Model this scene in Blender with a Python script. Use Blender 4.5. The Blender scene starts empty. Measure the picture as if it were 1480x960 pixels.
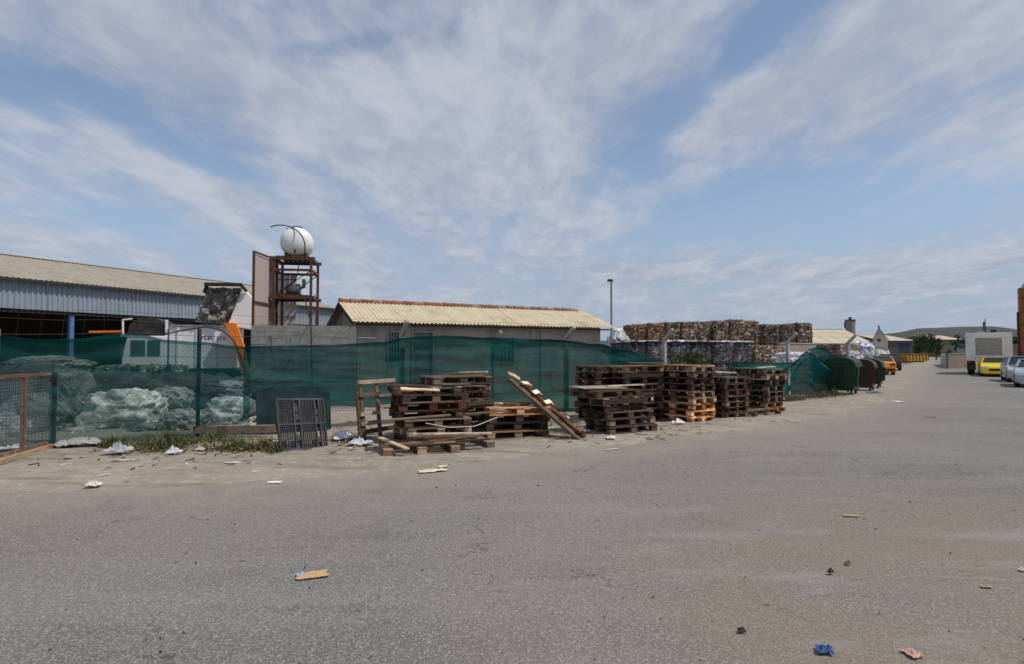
import bpy, math, random
from mathutils import Vector, Matrix, noise
random.seed(7)
sc = bpy.context.scene
col = sc.collection
PI = math.pi
R = math.radians
# ------------------------------------------------------------------ camera
EYE, F = 1.65, 850.0
PITCH = math.atan(28/850)
cam = bpy.data.cameras.new('camera'); co = bpy.data.objects.new('camera', cam); col.objects.link(co)
co.location = (0, 0, EYE); co.rotation_euler = (PI/2+PITCH, 0, 0)
cam.sensor_width = 36; cam.lens = F/1480*36; cam.clip_end = 6000; cam.clip_start = .05
sc.camera = co
# ------------------------------------------------------------------ sun and sky
SUN_EL = R(57); SUN_AZ = math.atan2(0.96, -0.28)      # from +Y towards +X
tosun = Vector((math.sin(SUN_AZ)*math.cos(SUN_EL), math.cos(SUN_AZ)*math.cos(SUN_EL), math.sin(SUN_EL)))
sl = bpy.data.lights.new('sun', 'SUN'); sl.energy = 2.85; sl.angle = R(.6); sl.color = (1, .94, .84)
so = bpy.data.objects.new('sun', sl); col.objects.link(so); so.rotation_euler = tosun.to_track_quat('Z', 'Y').to_euler()
so.location = (20, -10, 40)
sc.view_settings.view_transform = 'Standard'; sc.view_settings.look = 'None'; sc.view_settings.gamma = 1
sc.view_settings.exposure = 0.0

DECK = [(-0.916, 1.452, 0.624, 0.401, 0.246, 0.26), (0.758, 1.879, 2.044, 0.446, 0.201, 0.24), (0.307, 1.609, 2.026, 0.337, 0.176, 0.16), (1.021, 1.339, 0.29, 0.381, 0.282, 0.28), (0.24, 1.553, 0.624, 0.293, 0.196, 0.2), (-0.962, 1.375, 0.261, 0.248, 0.182, 0.2), (0.633, 1.522, 1.906, 0.259, 0.113, -0.42), (0.454, 2.208, 1.788, 0.558, 0.197, -0.36), (1.426, 2.798, -0.319, 1.022, 0.876, -0.5), (-1.347, 1.726, 1.134, 0.271, 0.237, -0.36), (-1.05, 2.231, 0.89, 0.438, 0.282, -0.34), (-1.89, 2.808, 0.894, 0.604, 0.297, -0.26), (-0.436, 1.517, 2.345, 0.228, 0.068, -0.22), (-0.164, 1.371, 1.687, 0.098, 0.049, -0.2), (-0.506, 2.046, 0.844, 0.987, 0.357, 0.22), (0.934, 1.897, 2.253, 0.681, 0.337, 0.22), (0.237, 2.298, 1.235, 0.955, 0.232, 0.12), (-1.297, 2.379, 1.168, 0.413, 0.183, 0.25), (2.335, 3.637, -0.431, 0.835, 0.384, 0.42), (0.871, 4.092, 0.023, 0.503, 0.374, 0.3)]
def build_world():
    w = bpy.data.worlds.new('World'); sc.world = w; w.use_nodes = True
    nt = w.node_tree; nt.nodes.clear(); N = nt.nodes.new; L = nt.links.new
    out = N('ShaderNodeOutputWorld'); bg = N('ShaderNodeBackground'); bg.inputs['Strength'].default_value = .10
    L(bg.outputs[0], out.inputs[0])
    sky = N('ShaderNodeTexSky'); sky.sky_type = 'NISHITA'; sky.sun_disc = False
    sky.sun_elevation = SUN_EL; sky.sun_rotation = SUN_AZ; sky.air_density = 1.0; sky.dust_density = .6; sky.ozone_density = 1.6
    tc = N('ShaderNodeTexCoord'); sp = N('ShaderNodeSeparateXYZ'); L(tc.outputs['Generated'], sp.inputs[0])
    def m(op, a, b=None, c=None):
        n = N('ShaderNodeMath'); n.operation = op
        for i, v in enumerate((a, b, c)):
            if v is None: continue
            if isinstance(v, (int, float)): n.inputs[i].default_value = v
            else: L(v, n.inputs[i])
        return n.outputs[0]
    def ramp(v, lo, hi, a=0., b=1.):
        n = N('ShaderNodeMapRange'); n.interpolation_type = 'SMOOTHSTEP'; L(v, n.inputs[0])
        for i, x in enumerate((lo, hi, a, b)): n.inputs[i+1].default_value = x
        return n.outputs[0]
    z = m('MAXIMUM', sp.outputs[2], 0.0)
    zz = m('ADD', z, .11)
    cx = m('DIVIDE', sp.outputs[0], zz); cy = m('DIVIDE', sp.outputs[1], zz)
    cb = N('ShaderNodeCombineXYZ'); L(cx, cb.inputs[0]); L(cy, cb.inputs[1])
    def layer(rot, scale, ns, det, rough, loc=(0, 0, 0), dist=0.):
        mp = N('ShaderNodeMapping'); mp.inputs['Rotation'].default_value = (0, 0, rot); mp.inputs['Scale'].default_value = scale
        mp.inputs['Location'].default_value = loc
        L(cb.outputs[0], mp.inputs[0])
        n = N('ShaderNodeTexNoise'); n.inputs['Scale'].default_value = ns; n.inputs['Detail'].default_value = det
        n.inputs['Roughness'].default_value = rough; n.inputs['Distortion'].default_value = dist
        L(mp.outputs[0], n.inputs['Vector']); return n.outputs[0]
    band = layer(R(12), (1.0, .34, 1), .85, 3, .5, (3.1, 1.2, 0), .5)        # broad banks running away over the yard
    streak = layer(R(16), (1.0, .26, 1), 2.8, 7, .58, (1.4, 4.4, 2), .45)
    fine = layer(R(-35), (1.0, .62, 1), 7.5, 6, .6, (0, 2, 5), .3)            # small mackerel puffs
    # where the larger gaps and banks lie, as long ellipses on the cloud deck (in deck coordinates)
    wn = N('ShaderNodeTexNoise'); wn.inputs['Scale'].default_value = 1.6; wn.inputs['Detail'].default_value = 4; L(cb.outputs[0], wn.inputs['Vector'])
    w1 = N('ShaderNodeVectorMath'); w1.operation = 'SUBTRACT'; L(wn.outputs['Color'], w1.inputs[0]); w1.inputs[1].default_value = (.5, .5, .5)
    w2 = N('ShaderNodeVectorMath'); w2.operation = 'SCALE'; w2.inputs['Scale'].default_value = .55; L(w1.outputs[0], w2.inputs[0])
    w3 = N('ShaderNodeVectorMath'); w3.operation = 'ADD'; L(cb.outputs[0], w3.inputs[0]); L(w2.outputs[0], w3.inputs[1])
    tot = None
    for (x, y, ang, hl, hw, amp) in DECK:
        mp = N('ShaderNodeMapping'); mp.vector_type = 'TEXTURE'
        mp.inputs['Location'].default_value = (x, y, 0); mp.inputs['Rotation'].default_value = (0, 0, ang); mp.inputs['Scale'].default_value = (hl, hw, 1)
        L(w3.outputs[0], mp.inputs[0]); ln = N('ShaderNodeVectorMath'); ln.operation = 'LENGTH'; L(mp.outputs[0], ln.inputs[0])
        v = ramp(ln.outputs['Value'], .15, 1.25, amp, 0.)
        tot = v if tot is None else m('ADD', tot, v)
    s = m('ADD', m('MULTIPLY', band, .6), m('MULTIPLY', streak, .9))
    s = m('ADD', s, m('MULTIPLY', fine, .5))
    s = m('ADD', s, tot)
    dens = ramp(s, .60, 1.24)
    low = ramp(z, .0, .10, .35, 1.)
    dens = m('MULTIPLY', m('MULTIPLY', dens, low), .95)
    hs = N('ShaderNodeHueSaturation'); hs.inputs['Saturation'].default_value = .93; hs.inputs['Value'].default_value = 1.22
    L(sky.outputs[0], hs.inputs['Color'])
    hz = N('ShaderNodeMix'); hz.data_type = 'RGBA'
    L(ramp(z, .0, .30, .88, .12), hz.inputs['Factor'])
    L(hs.outputs[0], hz.inputs['A']); hz.inputs['B'].default_value = (3.15, 4.0, 5.5, 1)
    cc = N('ShaderNodeMix'); cc.data_type = 'RGBA'
    L(ramp(m('ADD', m('MULTIPLY', fine, .5), m('MULTIPLY', streak, .5)), .36, .66), cc.inputs['Factor'])
    cc.inputs['A'].default_value = (3.6, 4.1, 5.15, 1); cc.inputs['B'].default_value = (5.2, 5.5, 6.3, 1)
    mx = N('ShaderNodeMix'); mx.data_type = 'RGBA'
    L(dens, mx.inputs['Factor']); L(hz.outputs['Result'], mx.inputs['A']); L(cc.outputs['Result'], mx.inputs['B'])
    L(mx.outputs['Result'], bg.inputs['Color'])
build_world()

# ------------------------------------------------------------------ placing helpers
cp, sp_ = math.cos(PITCH), math.sin(PITCH)
def ray(px, py):
    u = (px-740)/F; v = (480-py)/F
    return Vector((u, cp - v*sp_, sp_ + v*cp))
def G(px, py, z=0.):
    d = ray(px, py); t = (z-EYE)/d.z
    return Vector((d.x*t, d.y*t, z))
def at(px, py, Y):
    d = ray(px, py); t = Y/d.y
    return Vector((d.x*t, Y, EYE + d.z*t))
FA = math.atan(.63)                                   # heading of the fence
FD = Vector((math.cos(FA), math.sin(FA), 0)); FN = Vector((-math.sin(FA), math.cos(FA), 0))
def fy(x): return 14.8 + .63*x                        # the fence line
def fence_at(px, off=0.):
    u = (px-740)/F/cp*1.0
    b = 14.8 + off/math.cos(FA)
    x = u*b/(1-.63*u); return Vector((x, b + .63*x, 0))

# ------------------------------------------------------------------ mesh helpers
def link(name, me, parent=None, mats=None, color=None):
    o = bpy.data.objects.new(name, me); col.objects.link(o)
    if parent is not None: o.parent = parent
    if color is not None: o.color = (*color[:3], 1)
    return o
class MB:
    def __init__(s): s.v = []; s.f = []; s.m = []
    def add(s, vs, fs, mi=0):
        b = len(s.v); s.v += [tuple(v) for v in vs]
        s.f += [tuple(b+i for i in f) for f in fs]; s.m += [mi]*len(fs); return s
    def box(s, c, d, rot=None, mi=0, taper=1.):
        hx, hy, hz = d[0]/2, d[1]/2, d[2]/2
        vs = [Vector((x*hx*(taper if z > 0 else 1), y*hy*(taper if z > 0 else 1), z*hz)) for z in (-1, 1) for y in (-1, 1) for x in (-1, 1)]
        if rot is not None: vs = [rot @ v for v in vs]
        c = Vector(c); vs = [v+c for v in vs]
        return s.add(vs, [(0, 2, 3, 1), (4, 5, 7, 6), (0, 1, 5, 4), (2, 6, 7, 3), (0, 4, 6, 2), (1, 3, 7, 5)], mi)
    def bar(s, a, b, w, h=None, mi=0, up=(0, 0, 1)):
        a = Vector(a); b = Vector(b); d = b-a; L = d.length
        if L < 1e-6: return s
        y = d/L; u = Vector(up)
        if abs(y.dot(u)) > .98: u = Vector((1, 0, 0))
        x = y.cross(u).normalized(); z = x.cross(y)
        rot = Matrix((x, y, z)).transposed()
        return s.box((a+b)/2, (w, L, h or w), rot, mi)
    def tube(s, pts, r, n=6, mi=0, cap=True):
        pts = [Vector(p) for p in pts]; rs = r if isinstance(r, (list, tuple)) else [r]*len(pts)
        vs = []; prev = None
        for i, p in enumerate(pts):
            t = (pts[min(i+1, len(pts)-1)] - pts[max(i-1, 0)]).normalized()
            if prev is None:
                u = Vector((0, 0, 1)) if abs(t.z) < .9 else Vector((1, 0, 0))
                x = t.cross(u).normalized()
            else: x = (prev - t*prev.dot(t)).normalized()
            prev = x; y = t.cross(x)
            vs += [p + (x*math.cos(2*PI*k/n) + y*math.sin(2*PI*k/n))*rs[i] for k in range(n)]
        fs = [(i*n+k, i*n+(k+1) % n, (i+1)*n+(k+1) % n, (i+1)*n+k) for i in range(len(pts)-1) for k in range(n)]
        if cap: fs += [tuple(range(n))[::-1], tuple((len(pts)-1)*n+k for k in range(n))]
        return s.add(vs, fs, mi)
    def prism(s, poly, ext, mi=0):
        """poly: list of 3-D points, ext: extrusion vector"""
        n = len(poly); ext = Vector(ext); vs = [Vector(p) for p in poly]; vs += [v+ext for v in vs]
        fs = [tuple(range(n))[::-1], tuple(range(n, 2*n))] + [(i, (i+1) % n, n+(i+1) % n, n+i) for i in range(n)]
        return s.add(vs, fs, mi)
    def grid(s, fn, nu, nv, mi=0):
        vs = [fn(i/nu, j/nv) for j in range(nv+1) for i in range(nu+1)]
        fs = [(j*(nu+1)+i, j*(nu+1)+i+1, (j+1)*(nu+1)+i+1, (j+1)*(nu+1)+i) for j in range(nv) for i in range(nu)]
        return s.add(vs, fs, mi)
    def mesh(s, name, mats, smooth=False, bevel=0):
        me = bpy.data.meshes.new(name); me.from_pydata(s.v, [], s.f)
        for m in (mats if isinstance(mats, (list, tuple)) else [mats]): me.materials.append(m)
        if any(s.m): me.polygons.foreach_set('material_index', s.m)
        me.update()
        import bmesh as _b
        bm = _b.new(); bm.from_mesh(me)
        if len(s.f) < 60000: _b.ops.recalc_face_normals(bm, faces=bm.faces)
        if bevel: _b.ops.bevel(bm, geom=bm.edges[:], offset=bevel, segments=2, affect='EDGES', profile=.6)
        if smooth:
            for f in bm.faces: f.smooth = True
        bm.to_mesh(me); bm.free()
        return me
    def build(s, name, mats, parent=None, smooth=False, bevel=0, color=None):
        return link(name, s.mesh(name, mats, smooth, bevel), parent, None, color)
def tag(o, label=None, cat=None, group=None, kind=None):
    if label: o['label'] = label
    if cat: o['category'] = cat
    if group: o['group'] = group
    if kind: o['kind'] = kind
    return o
def empty(name, loc=(0, 0, 0), rz=0, rot=None):
    o = bpy.data.objects.new(name, None); col.objects.link(o); o.location = loc
    o.rotation_euler = rot or (0, 0, rz); o.empty_display_size = .2; return o
def fbm(p, oc=4, h=.6):
    a = 1.; s = 0.
    p = Vector(p)
    for i in range(oc): s += a*noise.noise(p); p = p*2.03 + Vector((3.1, 7.7, 1.3)); a *= h
    return s
ORD = ['bottom', 'second', 'third', 'fourth', 'fifth', 'sixth', 'seventh', 'eighth', 'ninth', 'tenth', 'eleventh', 'twelfth']

# ------------------------------------------------------------------ materials
def newmat(name):
    m = bpy.data.materials.new(name); m.use_nodes = True; nt = m.node_tree
    return m, nt, nt.nodes['Principled BSDF'], nt.nodes.new, nt.links.new
def mix(nt, fac, a, b, mode='MIX'):
    n = nt.nodes.new('ShaderNodeMix'); n.data_type = 'RGBA'; n.blend_type = mode
    for k, v in (('Factor', fac), ('A', a), ('B', b)):
        if isinstance(v, (int, float)): n.inputs[k].default_value = v
        elif isinstance(v, (tuple, list)): n.inputs[k].default_value = (*v[:3], 1)
        else: nt.links.new(v, n.inputs[k])
    return n.outputs['Result']
def rng(nt, v, lo, hi, a=0., b=1.):
    n = nt.nodes.new('ShaderNodeMapRange'); nt.links.new(v, n.inputs[0])
    for i, x in enumerate((lo, hi, a, b)): n.inputs[i+1].default_value = x
    return n.outputs[0]
def coords(nt, scale=(1, 1, 1), rot=(0, 0, 0), rnd=False):
    tc = nt.nodes.new('ShaderNodeTexCoord'); mp = nt.nodes.new('ShaderNodeMapping')
    mp.inputs['Scale'].default_value = scale; mp.inputs['Rotation'].default_value = rot
    nt.links.new(tc.outputs['Object'], mp.inputs[0])
    if rnd:
        oi = nt.nodes.new('ShaderNodeObjectInfo'); mm = nt.nodes.new('ShaderNodeMath'); mm.operation = 'MULTIPLY'
        nt.links.new(oi.outputs['Random'], mm.inputs[0]); mm.inputs[1].default_value = 57.
        nt.links.new(mm.outputs[0], mp.inputs['Location'])
    return mp.outputs[0]
def noi(nt, vec, scale, det=4, rough=.55, dist=0.):
    n = nt.nodes.new('ShaderNodeTexNoise'); nt.links.new(vec, n.inputs['Vector'])
    n.inputs['Scale'].default_value = scale; n.inputs['Detail'].default_value = det; n.inputs['Roughness'].default_value = rough
    n.inputs['Distortion'].default_value = dist; return n.outputs[0]
def bump(nt, b, h, strength=.3, dist=.01):
    n = nt.nodes.new('ShaderNodeBump'); n.inputs['Strength'].default_value = strength; n.inputs['Distance'].default_value = dist
    nt.links.new(h, n.inputs['Height']); nt.links.new(n.outputs[0], b.inputs['Normal'])
def plain(name, c, rough=.7, var=.25, scale=6., metal=0., dirt=None, dscale=2., damt=(.5, .7), bs=0., bscale=40, rnd=True, stretch=(1, 1, 1), spec=.3):
    m, nt, b, N, L = newmat(name)
    v = coords(nt, stretch, rnd=rnd)
    n = noi(nt, v, scale, 5, .6)
    lo = tuple(x*(1-var) for x in c); hi = tuple(min(1, x*(1+var)) for x in c)
    r = mix(nt, rng(nt, n, .3, .7), lo, hi)
    if dirt:
        d = noi(nt, v, dscale, 6, .65, .3)
        r = mix(nt, rng(nt, d, damt[0], damt[1]), r, dirt)
    L(r, b.inputs['Base Color']); b.inputs['Roughness'].default_value = rough; b.inputs['Metallic'].default_value = metal
    b.inputs['Specular IOR Level'].default_value = spec
    if bs: bump(nt, b, noi(nt, v, bscale, 4), bs)
    return m

def mat_asphalt():
    m, nt, b, N, L = newmat('asphalt'); v = coords(nt)
    big = noi(nt, v, .22, 4, .6); mid = noi(nt, v, 1.3, 5, .65, .4)
    base = mix(nt, rng(nt, big, .40, .60), (.168, .161, .151), (.232, .221, .206))
    base = mix(nt, rng(nt, mid, .42, .70, 0, .6), base, (.165, .153, .142))
    # wheel paths and streaks running along the road
    vs = coords(nt, (.12, 1.1, 1), (0, 0, -R(38)))
    st = noi(nt, vs, 1.3, 4, .6, .3)
    base = mix(nt, rng(nt, st, .45, .68, 0, .6), base, (.268, .256, .240))
    vs2 = coords(nt, (.35, 2.4, 1), (0, 0, -R(30)))
    st2 = noi(nt, vs2, 1.2, 6, .7, .5)
    base = mix(nt, rng(nt, st2, .54, .70, 0, .5), base, (.130, .121, .115))
    # pale dusty patches to the right
    tcp = coords(nt); sub = N('ShaderNodeVectorMath'); sub.operation = 'DISTANCE'; L(tcp, sub.inputs[0])
    sub.inputs[1].default_value = (3.9, 3.6, 0)
    near = rng(nt, sub.outputs['Value'], 1.4, 4.6, 1., 0.)
    dn = noi(nt, v, .9, 6, .7, .6)
    mm = N('ShaderNodeMath'); mm.operation = 'MULTIPLY'; L(near, mm.inputs[0]); L(rng(nt, dn, .36, .56, .3, 1), mm.inputs[1])
    base = mix(nt, mm.outputs[0], base, (.235, .195, .150))
    dn2 = noi(nt, coords(nt, (.5, 1.6, 1), (0, 0, -R(40))), 1.1, 7, .75, .8)
    mm2 = N('ShaderNodeMath'); mm2.operation = 'MULTIPLY'; L(near, mm2.inputs[0]); L(rng(nt, dn2, .52, .66, 0, .75), mm2.inputs[1])
    base = mix(nt, mm2.outputs[0], base, (.275, .265, .255))
    # dust blown on from the verge (a vertex value falling away from the edge)
    at_ = N('ShaderNodeAttribute'); at_.attribute_name = 'dust'
    dd = N('ShaderNodeMath'); dd.operation = 'MULTIPLY'; L(at_.outputs['Fac'], dd.inputs[0]); L(rng(nt, mid, .25, .6, .2, 1), dd.inputs[1])
    base = mix(nt, dd.outputs[0], base, (.300, .255, .208))
    # hairline cracks
    vo = N('ShaderNodeTexVoronoi'); vo.feature = 'DISTANCE_TO_EDGE'; vo.inputs['Scale'].default_value = .38
    dv = N('ShaderNodeVectorMath'); dv.operation = 'ADD'; nn = N('ShaderNodeTexNoise'); nn.inputs['Scale'].default_value = 2.; nn.inputs['Detail'].default_value = 6
    L(v, nn.inputs['Vector']); L(v, dv.inputs[0]); sc2 = N('ShaderNodeVectorMath'); sc2.operation = 'SCALE'; sc2.inputs['Scale'].default_value = .9
    L(nn.outputs['Color'], sc2.inputs[0]); L(sc2.outputs[0], dv.inputs[1]); L(dv.outputs[0], vo.inputs['Vector'])
    cr = rng(nt, vo.outputs['Distance'], .0, .007, 1, 0)
    mk = N('ShaderNodeMath'); mk.operation = 'MULTIPLY'; L(cr, mk.inputs[0]); L(rng(nt, noi(nt, v, .35, 2), .44, .54, 0, .85), mk.inputs[1])
    base = mix(nt, mk.outputs[0], base, (.06, .056, .053))
    # aggregate
    vg = N('ShaderNodeTexVoronoi'); vg.inputs['Scale'].default_value = 95; L(v, vg.inputs['Vector'])
    g1 = noi(nt, v, 85, 4, .8); g2 = noi(nt, v, 24, 3, .65)
    sx = N('ShaderNodeSeparateColor'); L(vg.outputs['Color'], sx.inputs[0])
    base = mix(nt, rng(nt, sx.outputs[0], .55, 1., 0, .75), base, (.47, .44, .395))
    base = mix(nt, rng(nt, g1, .47, .66, 0, .9), base, (.072, .067, .060))
    base = mix(nt, rng(nt, g2, .52, .75, 0, .35), base, (.10, .096, .092))
    # dust and worn patches lie over the stones
    def half(x, k):
        h = N('ShaderNodeMath'); h.operation = 'MULTIPLY'; L(x, h.inputs[0]); h.inputs[1].default_value = k; return h.outputs[0]
    base = mix(nt, half(dd.outputs[0], .72), base, (.335, .295, .245))
    base = mix(nt, half(mm.outputs[0], .50), base, (.245, .208, .168))
    base = mix(nt, half(mm2.outputs[0], .6), base, (.315, .305, .285))
    pt = noi(nt, v, .55, 7, .72, 1.0)
    base = mix(nt, rng(nt, pt, .56, .66, 0, .18), base, (.125, .118, .110))
    base = mix(nt, rng(nt, noi(nt, coords(nt, (.6, 1.5, 1), (0, 0, -R(35))), .8, 6, .7, .7), .56, .66, 0, .16), base, (.31, .295, .27))
    # tar and oil spots
    sp = N('ShaderNodeTexVoronoi'); sp.inputs['Scale'].default_value = 1.6; sp.inputs['Randomness'].default_value = 1; L(v, sp.inputs['Vector'])
    base = mix(nt, rng(nt, sp.outputs['Distance'], .02, .05, .7, 0), base, (.05, .047, .045))
    L(base, b.inputs['Base Color']); b.inputs['Roughness'].default_value = .93; b.inputs['Specular IOR Level'].default_value = .15
    hh = mix(nt, .5, vg.outputs['Distance'], g1)
    bump(nt, b, hh, .75, .008)
    return m
def mat_dirt(name='dry_dirt', a=(.365, .32, .262), c=(.275, .236, .19), d=(.50, .45, .38)):
    m, nt, b, N, L = newmat(name); v = coords(nt)
    n1 = noi(nt, v, .7, 6, .65, .4); n2 = noi(nt, v, 6, 5, .7); n3 = noi(nt, v, 45, 3, .7)
    r = mix(nt, rng(nt, n1, .35, .65), a, c)
    r = mix(nt, rng(nt, n2, .5, .72, 0, .7), r, d)
    r = mix(nt, rng(nt, noi(nt, coords(nt, (.3, 2, 1), (0, 0, -FA)), 1.5, 6, .7), .50, .68, 0, .75), r, (.165, .135, .10))  # darker soil streaks, also painting in shadows and leaf litter along the fence
    r = mix(nt, rng(nt, n3, .55, .75, 0, .6), r, (.15, .125, .10))
    L(r, b.inputs['Base Color']); b.inputs['Roughness'].default_value = .97; b.inputs['Specular IOR Level'].default_value = .1
    bump(nt, b, mix(nt, .5, n2, n3), .7, .02); return m
def mat_wood():
    m, nt, b, N, L = newmat('pallet_wood')
    oi = N('ShaderNodeObjectInfo')
    v = coords(nt, (1.6, 16, 16), rnd=True); g = noi(nt, v, 3.2, 6, .65, .3)
    v2 = coords(nt, rnd=True); st = noi(nt, v2, 3.2, 5, .65)
    c1 = mix(nt, 1., oi.outputs['Color'], mix(nt, rng(nt, g, .3, .72), (.5, .48, .46), (1.5, 1.44, 1.38)), 'MULTIPLY')
    hs = N('ShaderNodeHueSaturation'); rr = N('ShaderNodeMath'); rr.operation = 'POWER'; L(oi.outputs['Random'], rr.inputs[0]); rr.inputs[1].default_value = 2.2
    L(rng(nt, rr.outputs[0], 0, 1, .6, 2.5), hs.inputs['Value'])
    L(rng(nt, oi.outputs['Random'], 1, 0, .8, 1.1), hs.inputs['Saturation']); L(c1, hs.inputs['Color'])
    r = mix(nt, rng(nt, st, .52, .72, 0, .75), hs.outputs[0], (.045, .036, .030))
    r = mix(nt, rng(nt, noi(nt, v2, 9, 3), .62, .75, 0, .5), r, (.30, .27, .23))
    L(r, b.inputs['Base Color']); b.inputs['Roughness'].default_value = .9; b.inputs['Specular IOR Level'].default_value = .15
    bump(nt, b, g, .5, .004); return m
def mat_tint(name, rough=.6, var=(.6, 1.3), scale=8, stretch=(1, 1, 1), dirt=(.10, .085, .07), damt=(.55, .75), metal=0., spec=.3):
    """takes its colour from the object"""
    m, nt, b, N, L = newmat(name); oi = N('ShaderNodeObjectInfo'); v = coords(nt, stretch, rnd=True)
    g = noi(nt, v, scale, 5, .65)
    c = mix(nt, 1., oi.outputs['Color'], mix(nt, rng(nt, g, .3, .7), (var[0],)*3, (var[1],)*3), 'MULTIPLY')
    if dirt: c = mix(nt, rng(nt, noi(nt, v, scale*.4, 6, .7), damt[0], damt[1], 0, .8), c, dirt)
    L(c, b.inputs['Base Color']); b.inputs['Roughness'].default_value = rough; b.inputs['Metallic'].default_value = metal
    b.inputs['Specular IOR Level'].default_value = spec; return m
def mat_net(k=1., dense=0.):
    m, nt, b, N, L = newmat('green_shade_net')
    v = coords(nt)
    out = nt.nodes['Material Output']
    n = noi(nt, coords(nt, (.5, .5, 3)), 1.2, 5, .6); f = noi(nt, v, .6, 3)
    c = mix(nt, rng(nt, n, .3, .7), (.003*k, .040*k, .038*k), (.012*k, .092*k, .084*k))
    df = N('ShaderNodeBsdfDiffuse'); tl = N('ShaderNodeBsdfTranslucent'); tr = N('ShaderNodeBsdfTransparent')
    L(c, df.inputs[0]); L(c, tl.inputs[0]); tr.inputs[0].default_value = (.86, .96, .94, 1)
    ms = N('ShaderNodeMixShader'); ms.inputs[0].default_value = .42; L(df.outputs[0], ms.inputs[1]); L(tl.outputs[0], ms.inputs[2])
    m2 = N('ShaderNodeMixShader'); L(tr.outputs[0], m2.inputs[1]); L(ms.outputs[0], m2.inputs[2])
    # the weave closes up when it is seen at a slant
    lw = N('ShaderNodeLayerWeight'); lw.inputs['Blend'].default_value = .35
    w = N('ShaderNodeMath'); w.operation = 'MULTIPLY_ADD'; L(lw.outputs['Facing'], w.inputs[0]); w.inputs[1].default_value = .22
    L(rng(nt, f, .3, .7, .44+dense, .60+dense), w.inputs[2]); w.use_clamp = True
    L(w.outputs[0], m2.inputs[0]); L(m2.outputs[0], out.inputs[0]); return m
def mat_bale(name, cols, scale=(5, 5, 14), strap=(.3, .3, .3)):
    m, nt, b, N, L = newmat(name); v = coords(nt, scale, rnd=True)
    vo = N('ShaderNodeTexVoronoi'); vo.inputs['Scale'].default_value = 1.5; L(v, vo.inputs['Vector'])
    s = N('ShaderNodeSeparateColor'); L(vo.outputs['Color'], s.inputs[0])
    cr = N('ShaderNodeValToRGB'); cr.color_ramp.interpolation = 'CONSTANT'
    while len(cr.color_ramp.elements) < len(cols): cr.color_ramp.elements.new(.5)
    for i, c in enumerate(cols):
        cr.color_ramp.elements[i].position = i/len(cols); cr.color_ramp.elements[i].color = (*c, 1)
    L(s.outputs[0], cr.inputs[0])
    oi = N('ShaderNodeObjectInfo'); c = mix(nt, .8, cr.outputs[0], oi.outputs['Color'], 'MULTIPLY')
    c = mix(nt, rng(nt, noi(nt, coords(nt, rnd=True), 5, 5, .7), .5, .7, 0, .7), c, (.03, .025, .02))
    L(c, b.inputs['Base Color']); b.inputs['Roughness'].default_value = .8
    bump(nt, b, vo.outputs['Distance'], .9, .05); return m
def mat_plastic_film():
    m, nt, b, N, L = newmat('dusty_crease_shaded_film'); v = coords(nt, rnd=True); oi = N('ShaderNodeObjectInfo')
    n = noi(nt, v, 4, 6, .7, .5)
    c = mix(nt, 1., oi.outputs['Color'], mix(nt, rng(nt, n, .40, .60), (.42, .42, .41), (1.5, 1.5, 1.5)), 'MULTIPLY')  # noise paints dark crease shade and white highlights into the film colour
    L(c, b.inputs['Base Color']); b.inputs['Roughness'].default_value = .35; b.inputs['Specular IOR Level'].default_value = .6
    bump(nt, b, noi(nt, coords(nt, (1, 1, 2.2), rnd=True), 9, 5, .6, 2.), .8, .05); return m
def mat_rust():
    m, nt, b, N, L = newmat('rusty_steel'); v = coords(nt, rnd=True); n = noi(nt, v, 9, 6, .7)
    c = mix(nt, rng(nt, n, .35, .6), (.16, .055, .022), (.055, .035, .028)); c = mix(nt, rng(nt, noi(nt, v, 25, 4), .6, .7), c, (.33, .17, .08))
    L(c, b.inputs['Base Color']); b.inputs['Roughness'].default_value = .85; return m
def mat_glass(name='dark_window_glass', c=(.02, .025, .03)):
    m, nt, b, N, L = newmat(name); v = coords(nt, rnd=True)
    L(mix(nt, rng(nt, noi(nt, v, 2), .3, .7), c, tuple(x*1.6 for x in c)), b.inputs['Base Color']); b.inputs['Roughness'].default_value = .08; b.inputs['Specular IOR Level'].default_value = .8
    return m
def mat_foliage(name, a, c):
    m, nt, b, N, L = newmat(name); v = coords(nt); n = noi(nt, v, 1.3, 4)
    L(mix(nt, rng(nt, n, .3, .7), a, c), b.inputs['Base Color']); b.inputs['Roughness'].default_value = .7; return m
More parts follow.
